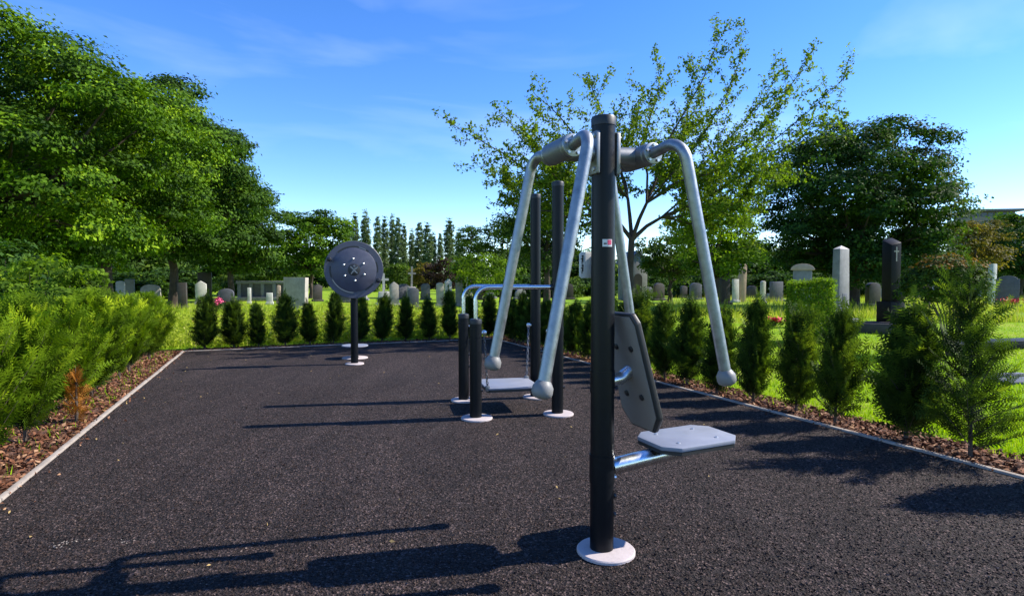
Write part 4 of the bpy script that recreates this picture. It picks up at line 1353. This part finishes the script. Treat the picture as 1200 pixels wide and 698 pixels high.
# obelisk
t = grave('tall grey granite obelisk on the lawn behind the clipped bush', 985, 18.3, R(30), 'stone_obelisk', 'obelisk')
plinth(t, 0.78, 0.30, 0.78, 'grey')
MB().box((0, 0, 0.26 + 1.08), (0.58, 0.26, 2.16), 0, 0.86).build('shaft', M['grey'], t, bevel=0.01)
MB().add([(-0.247, -0.110, 2.421), (0.247, -0.110, 2.421), (0.247, 0.110, 2.421), (-0.247, 0.110, 2.421), (0.05, 0.03, 2.535)],
         [(3, 2, 1, 0), (0, 1, 4), (1, 2, 4), (2, 3, 4), (3, 0, 4)]).build('pyramid_cap', M['white'], t, smooth=0)
MB().box((0.02, -0.126, 0.85), (0.24, 0.012, 0.34)).build('inscription_panel', M['slate'], t, bevel=0.002)
# black monument
t = grave('polished black granite pillar with a sloping top and a pale cross, right of the obelisk', 1044, 17.0, R(12), 'black_monument', 'monument')
plinth(t, 1.2, 0.26, 1.0, 'black')
MB().box((0, 0, 0.22 + 0.30), (0.50, 0.50, 0.60)).build('pedestal', M['black'], t, bevel=0.012)
MB().add([(-0.165, -0.165, 0.82), (0.165, -0.165, 0.82), (0.165, 0.165, 0.82), (-0.165, 0.165, 0.82), (-0.165, -0.165, 2.46), (0.165, -0.165, 2.54), (0.165, 0.165, 2.70), (-0.165, 0.165, 2.62)],
         [(3, 2, 1, 0), (4, 5, 6, 7), (0, 1, 5, 4), (1, 2, 6, 5), (2, 3, 7, 6), (3, 0, 4, 7)]).build('shaft', M['black'], t, bevel=0.008)
mc = MB(); mc.box((0.0, -0.173, 2.20), (0.035, 0.014, 0.42)); mc.box((0.0, -0.1725, 2.28), (0.17, 0.010, 0.035)); mc.build('cross', M['pale'], t)
v_ = thing('grave_urn', 'small dark urn standing on the pedestal of the black pillar', 'urn', T(1056.5, 16.75) + Vector((0, 0, 0.8205)))
MB().lathe((0, 0, 0), [(0.07, 0), (0.05, 0.04), (0.11, 0.14), (0.12, 0.22), (0.08, 0.27), (0.09, 0.30)], 16).build('body', M['dark'], v_)
t = grave('low dark granite grave kerb in front of the black pillar', 1018, 16.4, R(-30), 'grave_kerb', 'grave')
for (cx_, cy_, sx_, sy_) in ((0, -0.40, 1.5, 0.12), (0, 0.40, 1.5, 0.12), (-0.69, 0, 0.12, 0.676), (0.69, 0, 0.12, 0.676)):
    MB().box((cx_, cy_, 0.10), (sx_, sy_, 0.30)).build('kerb_stone', M['dark'], t, bevel=0.01)
MB().box((0, 0, 0.06), (1.255, 0.675, 0.14)).build('cover_slab', M['slate'], t)
# low kerb at the right
t = grave('long low dark stone grave border beyond the tall loose yew at the right edge', 1172, 12.9, R(14), 'grave_kerb', 'grave')
for k in range(3):
    MB().box((-0.97 + 0.97 * k, -0.45, 0.03), (0.955, 0.16, 0.24)).build('kerb_stone', M['black'], t, bevel=0.012)
MB().box((0, 0.05, -0.01), (2.86, 0.83, 0.20)).build('cover_slab', M['black'], t, bevel=0.01)
t = grave('flat grey stone slab sunk in the grass at the right edge', 1198, 8.4, R(12), 'flat_grave_slab', 'grave')
MB().box((0, 0, -0.03), (0.75, 0.35, 0.08)).build('slab', M['slate'], t, bevel=0.012)
MB().box((0.0, 0.28, 0.0), (0.80, 0.10, 0.10)).build('border_stone', M['slate'], t, bevel=0.012)

def simple(label, px, d, w, py, style, mat, th=0.16, rz=0.3, pl=None, name='gravestone'):
    t = grave(label, px, d, rz, name)
    h = hz(py, d)
    if style == 'round': stone(t, arch(w, h, w * 0.32), th, mat)
    elif style == 'flat': stone(t, [(-w / 2, 0), (w / 2, 0), (w / 2, h), (-w / 2, h)], th, mat)
    elif style == 'peak': stone(t, [(-w / 2, 0), (w / 2, 0), (w / 2, h * 0.86), (0, h), (-w / 2, h * 0.86)], th, mat)
    elif style == 'shoulder':
        stone(t, [(-w / 2, 0), (w / 2, 0), (w / 2, h * 0.9)] + [(w * 0.40 * math.cos(PI * k / 8), h * 0.9 + h * 0.1 * math.sin(PI * k / 8)) for k in range(9)] + [(-w / 2, h * 0.9)], th, mat)
    elif style == 'cross':
        stone(t, [(-w / 2, 0), (w / 2, 0), (w * 0.36, h * 0.42), (-w * 0.36, h * 0.42)], w * 0.8, mat, 'pedestal')
        c = MB(); b = w * 0.17
        z0, z1, za = h * 0.42, h, h * 0.80
        c.prism([(-b / 2, z0), (b / 2, z0), (b / 2, za - b / 2), (w * 0.36, za - b / 2), (w * 0.36, za + b / 2), (b / 2, za + b / 2), (b / 2, z1), (-b / 2, z1),
                 (-b / 2, za + b / 2), (-w * 0.36, za + b / 2), (-w * 0.36, za - b / 2), (-b / 2, za - b / 2)], xz(0), -b * 0.4, b * 0.4)
        c.build('cross', M[mat], t)
    elif style == 'stele':
        stone(t, arch(w, h, w * 0.5), w * 0.8, mat)
        MB().box((0, -w * 0.40, h * 0.80), (w * 0.38, 0.04, h * 0.12)).build('niche', M['ink'], t)
    plinth(t, w * 1.25, 0.16 if pl is None else pl, max(th * 2, 0.34), mat)
    rt = random.Random(int(px * 7 + d))
    t.rotation_euler = (rt.uniform(-.035, .035), rt.uniform(-.03, .03), rz)
    return t

simple('slate grey shouldered gravestone with red flowers at its foot, at the right edge', 1180, 32, 1.0, 323, 'shoulder', 'slate', 0.25, R(-35))
simple('narrow white marble stele behind the red tipped shrub', 1162, 36, 0.34, 309, 'flat', 'white', 0.3)
simple('squat dark gravestone between the obelisk and the black pillar', 1023, 33, 0.85, 331, 'round', 'dark', 0.3)
simple('slim pinkish stele with a dark niche, left of the clipped bush', 869, 39, 0.44, 309, 'stele', 'beige')
simple('white slab standing on the left side of the slim pinkish stele', 862, 38.4, 0.44, 327, 'flat', 'white')
simple('tall dark brown gravestone behind the right steel press arm', 849, 35, 0.62, 314, 'flat', 'dark', 0.3)
simple('thin white headstone between the pinkish stele and the clipped bush', 894, 37, 0.28, 329, 'round', 'white', 0.2)
simple('dark low headstone right behind the thin white one', 910, 40, 0.9, 330, 'flat', 'slate', 0.3)
# shrine with curved roof
t = grave('grey shrine tombstone with a curved sunlit roof, behind the clipped bush', 940, 25, R(-25), 'shrine_tombstone', 'gravestone')
hh = hz(309, 25)
stone(t, [(-0.36, 0), (0.36, 0), (0.36, hh - 0.28), (-0.36, hh - 0.28)], 0.5, 'grey', 'body')
stone(t, [(-0.46, hh - 0.279), (0.46, hh - 0.279)] + [(0.46 * math.cos(PI * k / 10), hh - 0.24 + 0.24 * math.sin(PI * k / 10)) for k in range(11)], 0.62, 'beige', 'roof')
plinth(t, 1.0, 0.2, 0.8, 'grey')
MB().box((0.02, -0.256, hh * 0.52), (0.42, 0.016, 0.6)).build('inscription_panel', M['slate'], t)
# chapel
t = thing('grave_chapel', 'small stone grave chapel with a pitched roof behind the open crowned tree', 'chapel', T(741, 42), R(14))
hh = hz(295, 42)
hw = 0.72
MB().prism([(-hw, 0), (hw, 0), (hw, hh - 0.75), (0, hh - 0.08), (-hw, hh - 0.75)], xz(0), -0.9, 0.9).build('wall', M['grey'], t, bevel=0.01)
rf = MB()
for s in (-1, 1):
    rf.prism([(s * 0.0, hh - 0.07), (s * (hw + 0.14), hh - 0.87), (s * (hw + 0.14), hh - 0.76), (s * 0.0, hh + 0.05)], xz(0), -1.0, 1.0)
rf.build('roof', M['slate'], t, smooth=0)
dr = MB().prism(arch(0.62, 1.9, 0.3), xz(0), -0.93, -0.902).build('door', M['dark'], t)
MB().box((0.2, -0.945, 0.95), (0.03, 0.028, 0.12)).build('handle', M['zinc'], dr)
cc = MB(); cc.box((0, -0.92, hh + 0.30), (0.07, 0.07, 0.56)); cc.box((0, -0.92, hh + 0.36), (0.30, 0.068, 0.068)); cc.build('cross', M['pale'], t)

# left of the middle
simple('tall dark headstone behind the white arched one at the far left corner', 240, 40, 0.85, 319, 'flat', 'dark', 0.3)
simple('small white arched headstone at the far left corner of the court', 236, 35, 0.6, 329, 'peak', 'white', 0.2)
simple('wide grey headstone between the first two yews of the far row', 265, 29, 0.72, 338, 'round', 'slate', 0.2)
simple('large pale limestone slab between the fourth and fifth far yew', 346, 27.5, 1.14, 325, 'flat', 'pale', 0.3, R(-12))
simple('white square pillar in front of the grey monument wall', 292, 36, 0.20, 337, 'flat', 'white', 0.2)
simple('small white block headstone left of the large pale slab', 316, 35, 0.34, 343, 'flat', 'white', 0.25)
simple('narrow brownish stele left of the large pale slab', 326, 36, 0.22, 334, 'round', 'beige', 0.2)
simple('white stone cross right of the arm wheel', 450, 34, 0.8, 320, 'cross', 'white', 0.3)
simple('tall slender grey cross further right of the arm wheel', 482, 39, 0.7, 312, 'cross', 'pale', 0.3)
simple('pale peaked headstone right of the white cross', 462, 33, 0.5, 330, 'peak', 'pale', 0.25)
simple('bluish grey round headstone below the slender cross', 484, 30, 0.55, 337, 'round', 'slate', 0.25)
simple('pale headstone under the purple shrub', 516, 32, 0.4, 331, 'round', 'pale', 0.25)
simple('white headstone right of the purple shrub', 525, 36, 0.42, 326, 'peak', 'white', 0.25)
simple('grey upright stone left of the short posts', 538, 33, 0.4, 328, 'flat', 'grey', 0.25)
simple('pale cross behind the handrails', 547, 36, 0.7, 322, 'cross', 'pale', 0.3)
simple('white headstone under the left avenue, between two trunks', 141, 33, 0.42, 329, 'round', 'white', 0.2)
simple('grey headstone right of the white one under the left avenue', 152, 36, 0.5, 327, 'flat', 'grey', 0.2)
simple('pale wide headstone under the second avenue maple', 177, 33, 1.0, 333, 'round', 'pale', 0.2)
simple('dark upright headstone at the end of the left hedge', 214, 30, 0.40, 331, 'flat', 'dark', 0.25)
simple('pale narrow headstone between the trunks further left', 121, 38, 0.4, 330, 'flat', 'beige', 0.2)
t = thing('monument_wall', 'long grey monument wall with pillars behind the far yews, left of the arm wheel', 'wall', T(308, 41), R(4))
hh = hz(329, 41)
MB().box((0, 0.15, (hh - 0.2) / 2), (3.3, 0.2, hh - 0.2)).build('panel', M['slate'], t)
MB().box((0, 0.10, hh - 0.10), (3.6, 0.50, 0.20)).build('coping', M['grey'], t, bevel=0.015)
for k in range(5):
    MB().box((-1.6 + 0.8 * k, -0.03, (hh - 0.202) / 2), (0.22, 0.155, hh - 0.202)).build('pillar', M['grey'], t, bevel=0.01)
MB().box((0, -0.10, 0.12), (3.7, 0.7, 0.24)).build('step', M['grey'], t, bevel=0.015)

# rows of small far headstones
rngf = random.Random(77)
far_list = [(372, 40), (388, 44), (402, 38), (424, 42), (437, 46), (473, 45), (499, 43), (508, 47), (560, 43), (575, 46), (592, 41), (610, 45), (665, 44), (680, 47),
            (760, 46), (772, 42), (789, 45), (801, 48), (815, 43), (831, 46), (881, 48), (903, 44), (921, 47), (962, 42), (972, 46), (1003, 44), (1012, 48), (1030, 46),
            (1062, 43), (1076, 47), (1090, 44), (1124, 42), (1147, 45), (1172, 47), (1189, 44)]
far_list = [q for i_, q in enumerate(far_list) if i_ % 3 != 1]
for k, (px, d) in enumerate(far_list):
    st_ = rngf.choice(['round', 'flat', 'peak', 'shoulder', 'cross', 'round'])
    mt = rngf.choice(['grey', 'slate', 'dark', 'slate', 'dark', 'grey', 'pale'] if px < 700 else ['slate', 'dark', 'dark', 'grey'])
    word = {'grey': 'grey', 'pale': 'cream', 'white': 'white', 'slate': 'slate grey', 'dark': 'dark'}[mt]
    kind = {'round': 'round topped', 'flat': 'flat topped', 'peak': 'peaked', 'shoulder': 'shouldered', 'cross': 'cross shaped'}[st_]
    o = simple('small %s %s headstone, %s from the left in the back rows' % (word, kind, N2[k]), px, d, rngf.uniform(0.5, 0.95), rngf.uniform(331, 339), st_, mt, 0.22, rngf.uniform(-.1, .6))
    o['group'] = 'small headstones at the back of the cemetery'

# flowers
def flowers(label, p, mat, seed, r=0.22, h=0.22):
    rng = np.random.default_rng(seed)
    t = thing('grave_flowers', label, 'flowers', p)
    n = 160
    pos = rng.normal(size=(n, 3)) * np.array([r * .5, r * .5, h * 0.22]) + np.array([0, 0, h])
    add_mesh('blooms', np_mesh('blooms', leaf_quads(pos, unit(rng.normal(size=(n, 3)) + np.array([0, 0, .6])), 0.09, rng, 0.9), 4, np.full(n * 4, .5), mat), t)['kind'] = 'stuff'
    pos = rng.normal(size=(n, 3)) * np.array([r * .6, r * .6, h * 0.25]) + np.array([0, 0, h * 0.5])
    add_mesh('leaves', np_mesh('leaves', leaf_quads(pos, rand_dirs(n, rng), 0.09, rng), 4, rng.random(n * 4), M['midleaf']), t)['kind'] = 'stuff'
    MB().lathe((0, 0, 0), [(0.09, -0.03), (0.12, h * 0.4), (0.13, h * 0.45)], 12).build('pot', M['dark'], t)
flowers('bunch of red flowers on the lawn left of the clipped bush', T(906, 18.5), M['redfl'], 1, 0.34, 0.20)
flowers('red flowers at the foot of the shouldered gravestone at the right edge', T(1184, 30.5), M['redfl'], 2, 0.45, 0.35)
flowers('pink flowers beside the wide grey headstone at the left', T(255, 28), M['pinkfl'], 3, 0.20, 0.42)

# ------------------------------------------------------------------ distant building
bd = thing('office_building', 'distant flat roofed grey office building above the trees at the right edge', 'building', T(1156, 190), R(-8))
zt = hz(247, 190)
MB().box((0, 0, (zt - 2.6) / 2), (19, 14, zt - 2.6)).build('wall', M['facade'], bd)
MB().box((-1.2, 0.5, zt - 1.7), (14, 10, 1.8)).build('roof_storey', M['facade'], bd)
MB().box((-1.2, 0.0, zt - 0.45), (17.5, 13, 0.7)).build('roof', M['slate'], bd)
bd.scale = (0.86, 1, 1)
wbase = None
for fl in range(7):
    for k in range(8):
        z = zt - 4.6 - fl * 3.1
        if wbase is None:
            wbase = MB().box((0, 0, 0), (1.7, 0.10, 1.5)).build('window', M['glass'], bd)
            o = wbase
        else:
            o = wbase.copy(); link(o, bd)
        o.location = (-8.1 + 2.32 * k, -7.04, z)
for k in range(6):
    o = wbase.copy(); link(o, bd)
    o.location = (-7.0 + 2.3 * k, -4.54, zt - 1.65); o.scale = (1.0, 1, 0.75)
